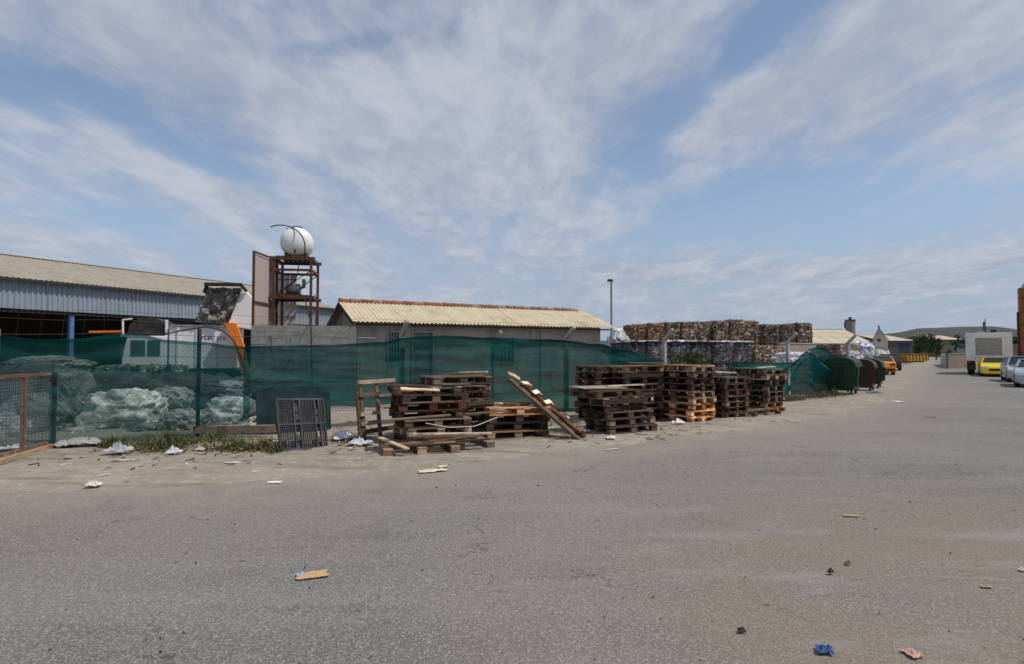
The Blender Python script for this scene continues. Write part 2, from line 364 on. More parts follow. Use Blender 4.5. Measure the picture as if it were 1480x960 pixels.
M = dict(
    asphalt=mat_asphalt(), dirt=mat_dirt(), yard=mat_dirt('yard_concrete', (.20, .185, .165), (.12, .11, .10), (.30, .28, .25)),
    far=mat_dirt('dry_land', (.26, .23, .17), (.20, .19, .12), (.32, .29, .22)),
    wood=mat_wood(), net=mat_net(1.2, .07), net_mid=mat_net(1.3, .28), net_dense=mat_net(2.0, .34), rust=mat_rust(), film=mat_plastic_film(), glass=mat_glass(),
    tan_roof=plain('weathered_roof_sheet', (.36, .315, .255), .8, .12, 1.5, dirt=(.24, .21, .17), dscale=.6, damt=(.5, .8), stretch=(1, 1, 1), rnd=True),
    blue_clad=plain('pale_blue_cladding', (.28, .33, .385), .6, .12, 3, dirt=(.22, .24, .26), dscale=1.2, damt=(.5, .75), stretch=(2, 2, .4)),
    dark_trim=plain('dark_gutter', (.04, .038, .036), .7, .3),
    blue_paint=plain('blue_column_paint', (.09, .17, .34), .55, .2, dirt=(.12, .09, .07), damt=(.6, .75)),
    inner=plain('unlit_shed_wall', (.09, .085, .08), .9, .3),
    cream_sheet=plain('cream_fibre_cement', (.60, .51, .36), .85, .12, 2.5, dirt=(.38, .30, .20), dscale=1.1, damt=(.5, .75), bs=.2, bscale=60),
    ridge=mat_tint('clay_ridge', .85, (.6, 1.2), 10, dirt=(.30, .24, .18)),
    plaster=plain('grey_plaster', (.36, .325, .285), .9, .10, 1.2, dirt=(.20, .175, .15), dscale=1.6, damt=(.48, .7), bs=.2, stretch=(1.4, 1.4, .35)),
    block=mat_tint('concrete_block', .92, (.8, 1.15), 7, dirt=(.19, .175, .16), damt=(.5, .7)),
    mortar=plain('mortar', (.27, .26, .24), .95, .15),
    concrete=plain('post_concrete', (.38, .365, .335), .9, .15, 8, dirt=(.28, .26, .23), damt=(.5, .7), bs=.2),
    white=plain('white_truck_paint', (.84, .84, .84), .45, .05, 2, dirt=(.38, .35, .31), dscale=1.6, damt=(.55, .8)),
    white_clean=plain('white_tank_paint', (.82, .82, .80), .35, .04, 3, dirt=(.55, .52, .47), dscale=2.2, damt=(.6, .8)),
    orange=plain('orange_paint', (.86, .22, .025), .5, .1, 3, dirt=(.4, .14, .04), damt=(.6, .8)),
    black=plain('black_plastic', (.022, .022, .024), .55, .3, 10, dirt=(.09, .085, .08), dscale=3, damt=(.5, .8)),
    black_pallet=plain('grey_black_pallet_plastic', (.055, .053, .060), .6, .25, 8, dirt=(.12, .11, .105), dscale=4, damt=(.5, .75)),
    rubber=plain('tyre_rubber', (.022, .021, .02), .9, .2), steel=plain('galvanised_steel', (.33, .34, .35), .5, .15, 10, metal=.6, dirt=(.2, .18, .16)),
    hopper=plain('scraped_hopper_steel', (.24, .23, .215), .75, .4, 5, dirt=(.09, .08, .07), dscale=3, damt=(.5, .65), bs=.6, bscale=12),
    panel=plain('faded_pink_panel', (.46, .37, .345), .8, .06, 1, dirt=(.38, .30, .28), dscale=1, damt=(.5, .8)),
    panel_pale=plain('pale_panel', (.62, .55, .52), .7, .06, 2),
    binplastic=mat_tint('bin_plastic', .5, (.8, 1.15), 5, dirt=(.10, .095, .08), damt=(.6, .85)),
    paint=mat_tint('car_paint', .22, (.97, 1.03), 2, dirt=(.25, .22, .18), damt=(.72, .95), spec=.6),
    tint=mat_tint('weathered_surface', .85, (.8, 1.15), 3, dirt=(.16, .14, .12), damt=(.6, .85)),
    matte=mat_tint('matte_litter', .8, (.85, 1.1), 20, dirt=None),
    card=mat_bale('pressed_cardboard', [(.26, .17, .10), (.16, .10, .058), (.38, .27, .17), (.09, .062, .042), (.21, .14, .085), (.50, .46, .40), (.17, .11, .066), (.05, .042, .036), (.30, .19, .11), (.13, .12, .12)], (3.4, 3.4, 8)),
    scrap=mat_bale('pressed_mixed_scrap', [(.06, .07, .09), (.30, .32, .35), (.03, .035, .05), (.13, .10, .08), (.10, .12, .15), (.03, .04, .045), (.07, .11, .17), (.14, .07, .05), (.05, .05, .045), (.04, .05, .06)], (7, 7, 9)),
    film_bale=mat_bale('pressed_white_film', [(.62, .65, .70), (.42, .46, .55), (.70, .72, .75), (.30, .34, .42), (.52, .50, .50)], (6, 6, 8)),
    green_bale=mat_bale('pressed_green_plastic', [(.05, .10, .07), (.14, .17, .12), (.03, .05, .04), (.20, .22, .17), (.07, .09, .07)], (10, 10, 3)),
    leaf=mat_foliage('dark_leaves', (.022, .038, .016), (.06, .085, .035)),
    weed=mat_foliage('weed_green', (.03, .055, .014), (.08, .105, .03)), dryweed=mat_foliage('weed_dry', (.12, .095, .04), (.22, .17, .075)),
    bark=plain('bark', (.10, .075, .055), .9, .3), stone=plain('gravel_stone', (.26, .24, .215), .9, .35),
    dull=plain('dull_painted_metal', (.30, .29, .27), .7, .2, 6),
    red=plain('tail_lamp_red', (.45, .02, .015), .3, .1), lamp=plain('headlamp_clear', (.75, .77, .8), .15, .05),
)
# ------------------------------------------------------------------ SETTING: ground, road, verge
EDGE = [Vector((-40, -2.0))] + [G(*p).xy for p in ((-420, 760), (-120, 722), (0, 713), (240, 703), (400, 698), (540, 688), (700, 666), (860, 648), (1080, 620), (1200, 598), (1275, 581), (1300, 563), (1318, 547), (1345, 525), (1352, 515.5))]
def edge_d(x, y):
    """signed distance to the road edge, positive on the verge side"""
    best = 1e9; sg = 1; p = Vector((x, y))
    for a, b in zip(EDGE, EDGE[1:]):
        ab = b-a; t = max(0, min(1, (p-a).dot(ab)/ab.length_squared)); q = a+ab*t; d = (p-q).length
        if d < best:
            best = d; sg = 1 if ab.x*(p-q).y - ab.y*(p-q).x >= 0 else -1
    return best*sg
def gz(x, y, d=None):
    if d is None: d = edge_d(x, y)
    d += .45*noise.noise((x*.55, y*.55, 9))+.16*noise.noise((x*2.1, y*2.1, 4))
    base = max(-.07, min(.045, d*.075))
    n = .020*noise.noise((x*1.1, y*1.1, 0)) + .010*noise.noise((x*4, y*4, 3)) + .004*noise.noise((x*13, y*13, 5))
    return base + n*min(1, max(.0, (d+1)/1.2))
def setting():
    # ground to the horizon
    mb = MB(); ring = [20, 60, 150, 400, 1000, 2500, 4500]; n = 64
    vs = [(0, 30, -.1)]; fs = []
    for r in ring: vs += [(r*math.cos(2*PI*k/n), 30+r*math.sin(2*PI*k/n), -.1) for k in range(n)]
    fs = [(0, 1+k, 1+(k+1) % n) for k in range(n)]
    for i in range(len(ring)-1): fs += [(1+i*n+k, 1+(i+1)*n+k, 1+(i+1)*n+(k+1) % n, 1+i*n+(k+1) % n) for k in range(n)]
    mb.add(vs, fs); tag(mb.build('ground', M['far']), kind='structure')
    # road: cross strips from just under the verge out to the right
    pts = []
    for a, b in zip(EDGE, EDGE[1:]):
        k = max(1, min(12, int((b-a).length/1.2)))
        pts += [a.lerp(b, i/k) for i in range(k)]
    pts.append(EDGE[-1])
    mb = MB(); off = [-2.2, -.6, 0, .5, 1.2, 2.4, 5, 12, 40, 110]; dust = [1, 1, .9, .6, .28, .08, 0, 0, 0, 0]
    vs = []; dv = []
    for i, p in enumerate(pts):
        t = (pts[min(i+1, len(pts)-1)]-pts[max(i-1, 0)]).normalized(); nr = Vector((t.y, -t.x))
        nr = (nr*.5 + Vector((.55, -.83))*.5).normalized()
        for o, q in zip(off, dust): vs.append((p.x+nr.x*o, p.y+nr.y*o, 0)); dv.append(q)
    w = len(off)
    fs = [(i*w+j, i*w+j+1, (i+1)*w+j+1, (i+1)*w+j) for i in range(len(pts)-1) for j in range(w-1)]
    me = bpy.data.meshes.new('road'); me.from_pydata(vs, [], fs); me.materials.append(M['asphalt'])
    a_ = me.attributes.new('dust', 'FLOAT', 'POINT'); a_.data.foreach_set('value', dv)
    tag(link('road', me), kind='structure')
    # the asphalt apron on the right, under the parked cars
    # verge: a height field whose rim dips under the asphalt
    x0, x1, y0, y1, st = -15., 30., 4.0, 34., .13
    nx = int((x1-x0)/st); ny = int((y1-y0)/st); idx = {}; vs = []; fs = []
    def ok(x, y):
        q = y - fy(x)
        return -11 < q < 5
    D = {}
    for j in range(ny+1):
        for i in range(nx+1):
            x = x0+i*st; y = y0+j*st
            if ok(x, y):
                d = edge_d(x, y)
                if -1.1 < d < 14: idx[i, j] = len(vs); vs.append((x, y, gz(x, y, d)))
    for j in range(ny):
        for i in range(nx):
            q = [(i, j), (i+1, j), (i+1, j+1), (i, j+1)]
            if all(k in idx for k in q): fs.append(tuple(idx[k] for k in q))
    me = bpy.data.meshes.new('verge'); me.from_pydata(vs, [], fs); me.materials.append(M['dirt']); me.shade_smooth()
    tag(link('verge', me), kind='structure')
    # yard behind the fence
    mb = MB()
    a = Vector((-60, fy(-60)+3, -.02)); b = Vector((30, fy(30)+3, -.02))
    mb.add([a, b, (60, 110, -.02), (-70, 110, -.02)], [(0, 1, 2, 3)]); tag(mb.build('yard_ground', M['yard']), kind='structure')
    # low hills on the horizon
    prof = [(-900, 496), (0, 496), (880, 494), (1000, 492), (1150, 490), (1230, 487), (1270, 485), (1300, 481.5), (1325, 476.5), (1375, 474.5), (1430, 473), (1455, 476), (1480, 479), (1600, 484), (2200, 492)]
    def hy(px):
        for (a, ya), (b, yb) in zip(prof, prof[1:]):
            if a <= px <= b: return ya+(yb-ya)*(px-a)/(b-a)
        return 497
    mb = MB()
    def fn(u, v):
        px = -600 + 2600*u; Y = 520 + 600*v; hgt = (508-hy(px))/F*900 + EYE
        k = math.sin(min(1, v*1.6)*PI/2)
        return Vector(((px-740)/F*Y, Y, -2 + (hgt+2)*k + 1.2*k*noise.noise((px*.02, v*3, 0))))
    mb.grid(fn, 220, 14)
    tag(mb.build('hills', plain('scrub_hillside', (.058, .066, .062), .95, .3, .02, dirt=(.085, .083, .072), dscale=.012, damt=(.45, .7), rnd=False), smooth=True), kind='structure')
setting()

# ------------------------------------------------------------------ SHED with blue fascia at the left
def corrugated(mb, width, a, b, pitch, amp, trap=False, mi=0):
    """sheet in local x 0..width, running from a (y,z) to b (y,z)"""
    n = int(width/pitch*4); a = Vector((0, *a)); b = Vector((0, *b)); d = (b-a).normalized(); nr = Vector((0, -d.z, d.y))
    vs = []
    for i in range(n+1):
        x = width*i/n
        o = (amp*math.sin(2*PI*x/pitch) if not trap else (amp if (i % 4) < 2 else -amp))
        vs += [a+Vector((x, 0, 0))+nr*o, b+Vector((x, 0, 0))+nr*o]
    return mb.add(vs, [(2*i, 2*i+2, 2*i+3, 2*i+1) for i in range(n)], mi)
def shed():
    A = at(0, 508, 39.2); B = at(487, 508, 69.0); A.z = B.z = 0
    d = (B-A).normalized(); ang = math.atan2(d.y, d.x)
    root = empty('storage_shed', B, ang)
    tag(root, 'long open-sided storage shed with tan roof and pale blue ribbed fascia', 'shed')
    Lh, W2, hb, ht, hr = 52., 10., 4.55, 6.62, 9.5          # local x runs from -Lh to 0 ; local y is backwards
    r = Matrix.Identity(3)
    m1 = MB(); corrugated(m1, 1.98, (0, hb), (0, ht), .33, .045, True); fas = m1.mesh('cladding_sheet', M['blue_clad'])
    m2 = MB(); corrugated(m2, 1.98, (-.35, ht+.02), (W2, hr), .33, .02, True); rf = m2.mesh('roof_sheet', M['tan_roof'])
    m3 = MB(); corrugated(m3, 1.98, (2*W2+.35, ht+.02), (W2, hr), .33, .02, True); rb = m3.mesh('roof_sheet', M['tan_roof'])
    for i in range(26):
        x = -2.0*(i+1)
        for me, nm in ((fas, 'cladding_sheet'), (rf, 'roof_sheet'), (rb, 'roof_sheet')):
            o = link(nm, me, root); o.location = (x, 0, random.uniform(-.012, .012) if nm[0] == 'c' else 0)
    mb = MB(); mb.box((-Lh/2, -.40, ht-.10), (Lh+.4, .16, .17)); mb.build('gutter', M['dark_trim'], root)
    mb = MB(); mb.box((-Lh/2, W2, hr+.03), (Lh, .5, .06)); mb.build('ridge_cap', M['tan_roof'], root)
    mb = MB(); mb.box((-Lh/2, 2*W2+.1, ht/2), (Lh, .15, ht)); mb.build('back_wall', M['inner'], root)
    for x, nm in ((-.08, 'gable_wall'), (-Lh+.08, 'gable_wall')):
        mb = MB(); mb.prism([(x, .1, hb-.2 if x > -1 else 0), (x, .1, ht-.05), (x, W2, hr-.1), (x, 2*W2, ht-.05), (x, 2*W2, 0), (x, W2, 0), (x, W2*.8, 0)], (-.1, 0, 0)); mb.build(nm, M['blue_clad'], root)
    for x in (-.3, -4.3, -16.3, -28.3, -40.3, -51.5):
        mb = MB(); mb.box((x, .35, ht/2-.2), (.30, .30, ht-.4)); mb.build('column', M['blue_paint'], root)
    mb = MB(); mb.box((-Lh/2, .25, hb-.12), (Lh-.3, .2, .24)); mb.build('lintel_beam', M['dark_trim'], root)
    # stored bundles inside, dimly seen
    mb = MB()
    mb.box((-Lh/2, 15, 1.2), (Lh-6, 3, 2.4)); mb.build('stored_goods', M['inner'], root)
shed()

# ------------------------------------------------------------------ SMALL GABLED BUILDING behind the net
BO = Vector((-5.45, 20.0, 0)); BANG = math.atan(.56); BL = 11.25
def small_building():
    root = empty('yard_building', BO, BANG)
    tag(root, 'low grey rendered yard building with cream corrugated roof and red ridge tiles', 'building')
    he, hr, hw = 2.66, 3.50, 2.62; W = 4.1
    # walls (front one has window and door openings, all set back)
    mb = MB()
    fx = [(0, .25), (.25, 1.35), (1.35, 2.2), (2.2, 2.95), (2.95, 6.2), (6.2, 7.2), (7.2, BL-.3)]
    y = .28
    def wall(x0, x1, z0, z1): mb.box(((x0+x1)/2, y+.1, (z0+z1)/2), (x1-x0, .2, z1-z0))
    X0, X1 = .25, BL-.45
    ops = [(1.35, 1.95, 1.2, 2.36), (2.25, 3.05, 0, 2.36), (5.5, 6.5, 1.2, 2.15)]
    cur = X0
    for a, b, z0, z1 in ops:
        wall(cur, a, 0, 2.72)
        if z0 > 0: wall(a, b, 0, z0)
        wall(a, b, z1, 2.72); cur = b
    wall(cur, X1, 0, 2.72)
    mb.build('front_wall', M['plaster'], root)
    mb = MB(); mb.prism([(X0, .3, 0), (X0, .3, he), (X0, 2.05, hr-.12), (X0, W-.1, he), (X0, W-.1, 0)], (.18, 0, 0)); mb.build('gable_wall', M['plaster'], root)
    mb = MB(); mb.prism([(X1, .3, 0), (X1, .3, he), (X1, 2.05, hr-.12), (X1, W-.1, he), (X1, W-.1, 0)], (-.18, 0, 0)); mb.build('gable_wall', M['plaster'], root)
    mb = MB(); mb.box((BL/2-.1, W-.15, 1.3), (X1-X0-.4, .18, 2.6)); mb.build('back_wall', M['plaster'], root)
    # roof sheets
    n = 12; w = BL/n
    m1 = MB(); corrugated(m1, w+.04, (-.12, he), (2.05, hr), .155, .026); a = m1.mesh('roof_sheet', M['cream_sheet'], smooth=True)
    m2 = MB(); corrugated(m2, w+.04, (W+.12, he), (2.05, hr), .155, .026); b = m2.mesh('roof_sheet', M['cream_sheet'], smooth=True)
    for i in range(n):
        for k, me in enumerate((a, b)):
            o = link('roof_sheet', me, root); o.location = (i*w, random.uniform(-.015, .01), (i % 2)*.006 + random.uniform(0, .006))
    # ridge tiles
    mt = MB(); mt.tube([(0, 0, 0), (.43, 0, 0)], [.105, .09], 10); me = mt.mesh('ridge_tile', M['ridge'], smooth=False)
    for i in range(27):
        k = i/27
        if i >= 26: continue
        o = link('ridge_tile', me, root, color=[(.30, .10, .065), (.34, .14, .09), (.26, .085, .06), (.36, .19, .12)][i % 4] if i < 11 else [(.24, .13, .09), (.33, .24, .17), (.22, .12, .09)][i % 3])
        o.location = (.02+i*.415, 2.05, hr+.03); o.rotation_euler = (0, R(1), R(random.uniform(-1.5, 1.5)))
    # fascia boards at the gables + eaves batten
    mb = MB(); mb.bar((.03, 0.0, he-.07), (.03, 2.05, hr-.10), .03, .12); mb.bar((.03, W, he-.07), (.03, 2.05, hr-.10), .03, .12); mb.build('barge_board', M['dark_trim'], root)
    mb = MB(); mb.box((BL/2, .02, he-.075), (BL-.3, .04, .06)); mb.build('eaves_batten', M['dark_trim'], root)
    # window with bars, door, second window
    for (x0, x1, z0, z1) in (ops[0], ops[2]):
        mb = MB()
        for a, b in (((x0, z0), (x1, z0)), ((x0, z1), (x1, z1)), ((x0, z0), (x0, z1)), ((x1, z0), (x1, z1))):
            mb.bar((a[0], y-.02, a[1]), (b[0], y-.02, b[1]), .05)
        wn = mb.build('window', M['dull'], root)
        mb = MB(); mb.box(((x0+x1)/2, y+.08, (z0+z1)/2), (x1-x0, .02, z1-z0)); mb.build('pane', M['glass'], wn)
        for i in range(5):
            xx = x0+(x1-x0)*(i+1)/6; mb = MB(); mb.bar((xx, y-.03, z0), (xx, y-.03, z1), .025); mb.build('bar', M['dull'], wn)
    x0, x1, z0, z1 = ops[1]
    mb = MB(); mb.bar((x0, y-.03, z0), (x0, y-.03, z1), .06); mb.bar((x1, y-.03, z0), (x1, y-.03, z1), .06); mb.bar((x0-.03, y-.031, z1), (x1+.03, y-.031, z1), .06); mb.build('door_frame', M['dull'], root)
    mb = MB(); mb.box(((x0+x1)/2, y+.07, z1/2), (x1-x0-.06, .05, z1)); dr = mb.build('door', M['tint'], root, color=(.2, .19, .18))
    mb = MB(); mb.bar((x1-.15, y+.02, 1.05), (x1-.15, y-.02, 1.05), .04); mb.bar((x1-.24, y-.02, 1.05), (x1-.13, y-.02, 1.05), .025); mb.build('handle', M['steel'], dr)
    mb = MB(); mb.box((5.85, y-.06, 2.44), (.16, .12, .13), taper=.8); mb.box((5.85, y-.02, 2.37), (.2, .05, .03)); mb.build('wall_lamp', M['white_clean'], root)
    mb = MB(); mb.bar((7.75, y-.03, .3), (7.75, y-.03, 2.5), .06); mb.build('downpipe', M['dull'], root)
    mb = MB(); mb.bar((X0, y-.015, 2.12), (.9, y-.015, 2.12), .04); mb.build('conduit', M['white'], root)
small_building()

# ------------------------------------------------------------------ CONCRETE BLOCK WALL
def block_wall():
    a = at(362, 508, 19.6); b = at(514, 508, 19.95); a.z = b.z = 0
    d = b-a; root = empty('block_wall', a, math.atan2(d.y, d.x))
    tag(root, 'bare grey concrete block wall joining the left end of the yard building', 'wall')
    Lw = d.length; bl, bh = .45, .21; rows = 12
    mb = MB(); mb.box((Lw/2, .10, rows*bh/2-.005), (Lw-.02, .15, rows*bh-.02)); mb.build('mortar', M['mortar'], root)
    mk = MB(); mk.box((0, 0, 0), (bl-.008, .17, bh-.008)); me = mk.mesh('block', M['block'])
    mk = MB(); mk.box((0, 0, 0), (bl/2-.008, .17, bh-.008)); mh = mk.mesh('block', M['block'])
    n = int(Lw/bl)
    for r_ in range(rows):
        x = 0
        seq = [bl]*n if r_ % 2 == 0 else [bl/2]+[bl]*(n-1)+[bl/2]
        for s in seq:
            g = random.uniform(.30, .36); o = link('block', me if s == bl else mh, root, color=(g*1.03, g*.98, g*.9))
            o.location = (x+s/2, .10+random.uniform(-.006, .006), bh*(r_+.5)); x += s
block_wall()

# ------------------------------------------------------------------ TANK TOWER, TANK, SHEET PANELS
def tank_tower():
    Y = 22.0; c = at(427, 508, Y); c.z = 0
    root = empty('water_tower_stand', c, R(8)); tag(root, 'rusty steel stand with two platforms behind the block wall', 'stand')
    w = .66; H = 5.02
    for sx in (-1, 1):
        for sy in (-1, 1):
            mb = MB(); mb.box((sx*w, sy*w, H/2), (.085, .085, H)); mb.build('leg', M['rust'], root)
    for z, nm in ((H+.02, 'top_platform'), (3.62, 'middle_platform')):
        mb = MB()
        for s in (-1, 1):
            mb.box((0, s*w, z), (2*w+.25, .09, .12)); mb.box((s*w, 0, z-.005), (.09, 2*w+.1, .10))
        for i in range(7): mb.box((-w+.15+i*.17, 0, z+.075), (.13, 2*w+.06, .03))
        if z > 5:
            for s in (-1, 1): mb.box((0, s*w, z-.42), (2*w, .06, .09)); mb.box((s*w, 0, z-.42), (.06, 2*w, .09))
        mb.build(nm, M['rust'], root)
    mb = MB(); mb.bar((-w, -w, 3.7), (w, -w, 4.6), .03); mb.bar((-w, -w, 2.4), (w, -w, 2.4), .05); mb.bar((-w, w, 3.6), (w, w, 4.6), .03); mb.build('brace', M['rust'], root)
    # water tank: a squat horizontal drum with domed ends seen end-on
    t = empty('water_tank', c+Vector((.02, 0, H+.12)), R(15)); tag(t, 'round white water tank resting on top of the rusty stand', 'tank')
    mb = MB(); prof = [(-.78, 0), (-.775, .12), (-.74, .30), (-.66, .44), (-.52, .535), (-.3, .57), (0, .575), (.3, .57), (.52, .535), (.66, .44), (.74, .30), (.775, .12), (.78, 0)]
    n = 28; vs = []; fs = []
    for y, r_ in prof: vs += [(r_*math.cos(2*PI*k/n)*1.03, y, .56+r_*math.sin(2*PI*k/n)*.97) for k in range(n)]
    for i in range(len(prof)-1): fs += [(i*n+k, i*n+(k+1) % n, (i+1)*n+(k+1) % n, (i+1)*n+k) for k in range(n)]
    mb.add(vs, fs); mb.build('drum', M['white_clean'], t, smooth=True)
    mb = MB(); mb.tube([(-.34, .1, 1.0), (-.34, .1, 1.14)], .06, 8); mb.tube([(0, -.1, 1.08), (0, -.1, 1.17)], [.20, .18], 14); mb.build('filler_cap', M['black'], t)
    for s in (-.4, .4):
        mb = MB(); mb.box((0, s, .05), (.8, .1, .18)); mb.build('cradle', M['rust'], t)
    mb = MB(); mb.tube([(0, -.785, .2), (0, -.86, .2), (0, -.9, .06)], .03, 6); mb.build('outlet', M['black'], t)
    # hoses
    def hose(pts, r, label):
        P = [Vector(p) for p in pts]; out = []
        for i in range(len(P)-1):
            p0 = P[max(i-1, 0)]; p1 = P[i]; p2 = P[i+1]; p3 = P[min(i+2, len(P)-1)]
            for k in range(6):
                u = k/6; out.append(.5*((2*p1)+(p2-p0)*u+(2*p0-5*p1+4*p2-p3)*u*u+(3*p1-p0-3*p2+p3)*u**3))
        out.append(P[-1]); mb = MB(); mb.tube(out, r, 6)
        return tag(mb.build('hose', M['black'], smooth=True), label, 'hose')
    hose([at(391, 328, 21.6), at(402, 325.5, 21.6), at(416, 327, 21.5), at(430, 334, 21.2), at(440, 350, 20.95), at(440, 376, 21.0)], .022, 'black hose looping over the white water tank with its free end in the air')
    hose([at(432, 382, 21.4), at(428, 402, 21.3), at(414, 416, 21.3), at(404, 424, 21.3), at(401, 445, 21.2), at(391, 470, 20.2), at(392, 500, 19.3), at(394, 520, 19.3)], .018, 'thin black hose sagging from the tank platform down the block wall')
    hose([at(441, 433, 21.2), at(446, 455, 21.1), at(449, 470, 19.3), at(450, 500, 19.3), at(451, 545, 19.3), at(452, 573, 19.3)], .02, 'black hose hanging straight from the middle platform over the block wall')
    hose([at(455, 425, 21.5), at(458, 440, 21.5), at(456, 470, 21.3), at(462, 478, 21.5)], .015, 'short black hose beside the right leg of the rusty stand')
    # pump with guard on the middle platform
    p = empty('pump', c+Vector((0.0, -.2, 3.71)), 0); tag(p, 'small grey pump standing on the middle platform of the rusty stand', 'pump')
    mb = MB(); mb.tube([(-.25, 0, .26), (.2, 0, .26)], .19, 12); mb.build('motor', M['steel'], p, smooth=True)
    mb = MB(); mb.box((0, 0, .04), (.5, .3, .08)); mb.build('base', M['rust'], p)
    mb = MB(); mb.tube([(.2, 0, .3), (.36, 0, .34), (.36, 0, .62)], .075, 8); mb.build('pipe', plain('dull_green_pipe', (.12, .17, .09), .6), p)
    # big faded panel, edge toward the camera
    a = at(365, 508, 20.0); b = at(399, 508, 21.9); a.z = b.z = 0; d = b-a
    q = empty('sheet_hoarding', a, math.atan2(d.y, d.x)); tag(q, 'tall faded pink sheet hoarding in a dark frame left of the water stand', 'hoarding')
    L_ = d.length
    for i, (u0, u1) in enumerate(((0, .79), (.79, 1))):
        mb = MB(); mb.box((L_*(u0+u1)/2, .03, 2.5), (L_*(u1-u0)-.02, .03, 5.0)); mb.build('sheet', M['panel'], q)
    mb = MB()
    mb.box((0, 0, 2.52), (.07, .07, 5.04)); mb.box((L_, 0, 2.52), (.07, .07, 5.04)); mb.box((L_*.79, -.01, 2.52), (.05, .05, 5.0))
    mb.box((L_/2, -.003, 5.06), (L_+.1, .06, .06)); mb.box((L_/2, -.02, 3.35), (L_, .05, .06)); mb.box((L_/2, -.02, 1.2), (L_, .05, .06)); mb.build('frame', M['rust'], q)
    c2 = at(412, 508, 22.9); c2.z = 0
    q = empty('sheet_screen', c2, R(5)); tag(q, 'pale sheet screen with rails standing behind the rusty tank stand', 'screen')
    for i in range(3):
        mb = MB(); mb.box((-.26+i*.27, 0, 2.35), (.25, .03, 4.7)); mb.build('sheet', M['panel_pale'], q)
    for z in (4.45, 3.9, 3.0, 2.3):
        mb = MB(); mb.box((0, -.03, z), (.8, .03, .03)); mb.build('rail', M['rust'], q)
tank_tower()

# ------------------------------------------------------------------ LAMP POST
c = at(884, 508, 30); c.z = 0
lp = empty('lamp_post', c); tag(lp, 'slim grey lamp post rising at the right end of the yard building', 'lamp post')
mb = MB(); mb.tube([(0, 0, 0), (0, 0, 5.2)], [.07, .05], 8); mb.build('pole', M['steel'], lp)
mb = MB(); mb.box((-.06, 0, 5.28), (.30, .16, .12), taper=.8); mb.build('lamp_head', M['black'], lp)
mb = MB(); mb.tube([(0, 0, 0), (0, 0, .25)], .11, 8); mb.build('foot', M['steel'], lp)

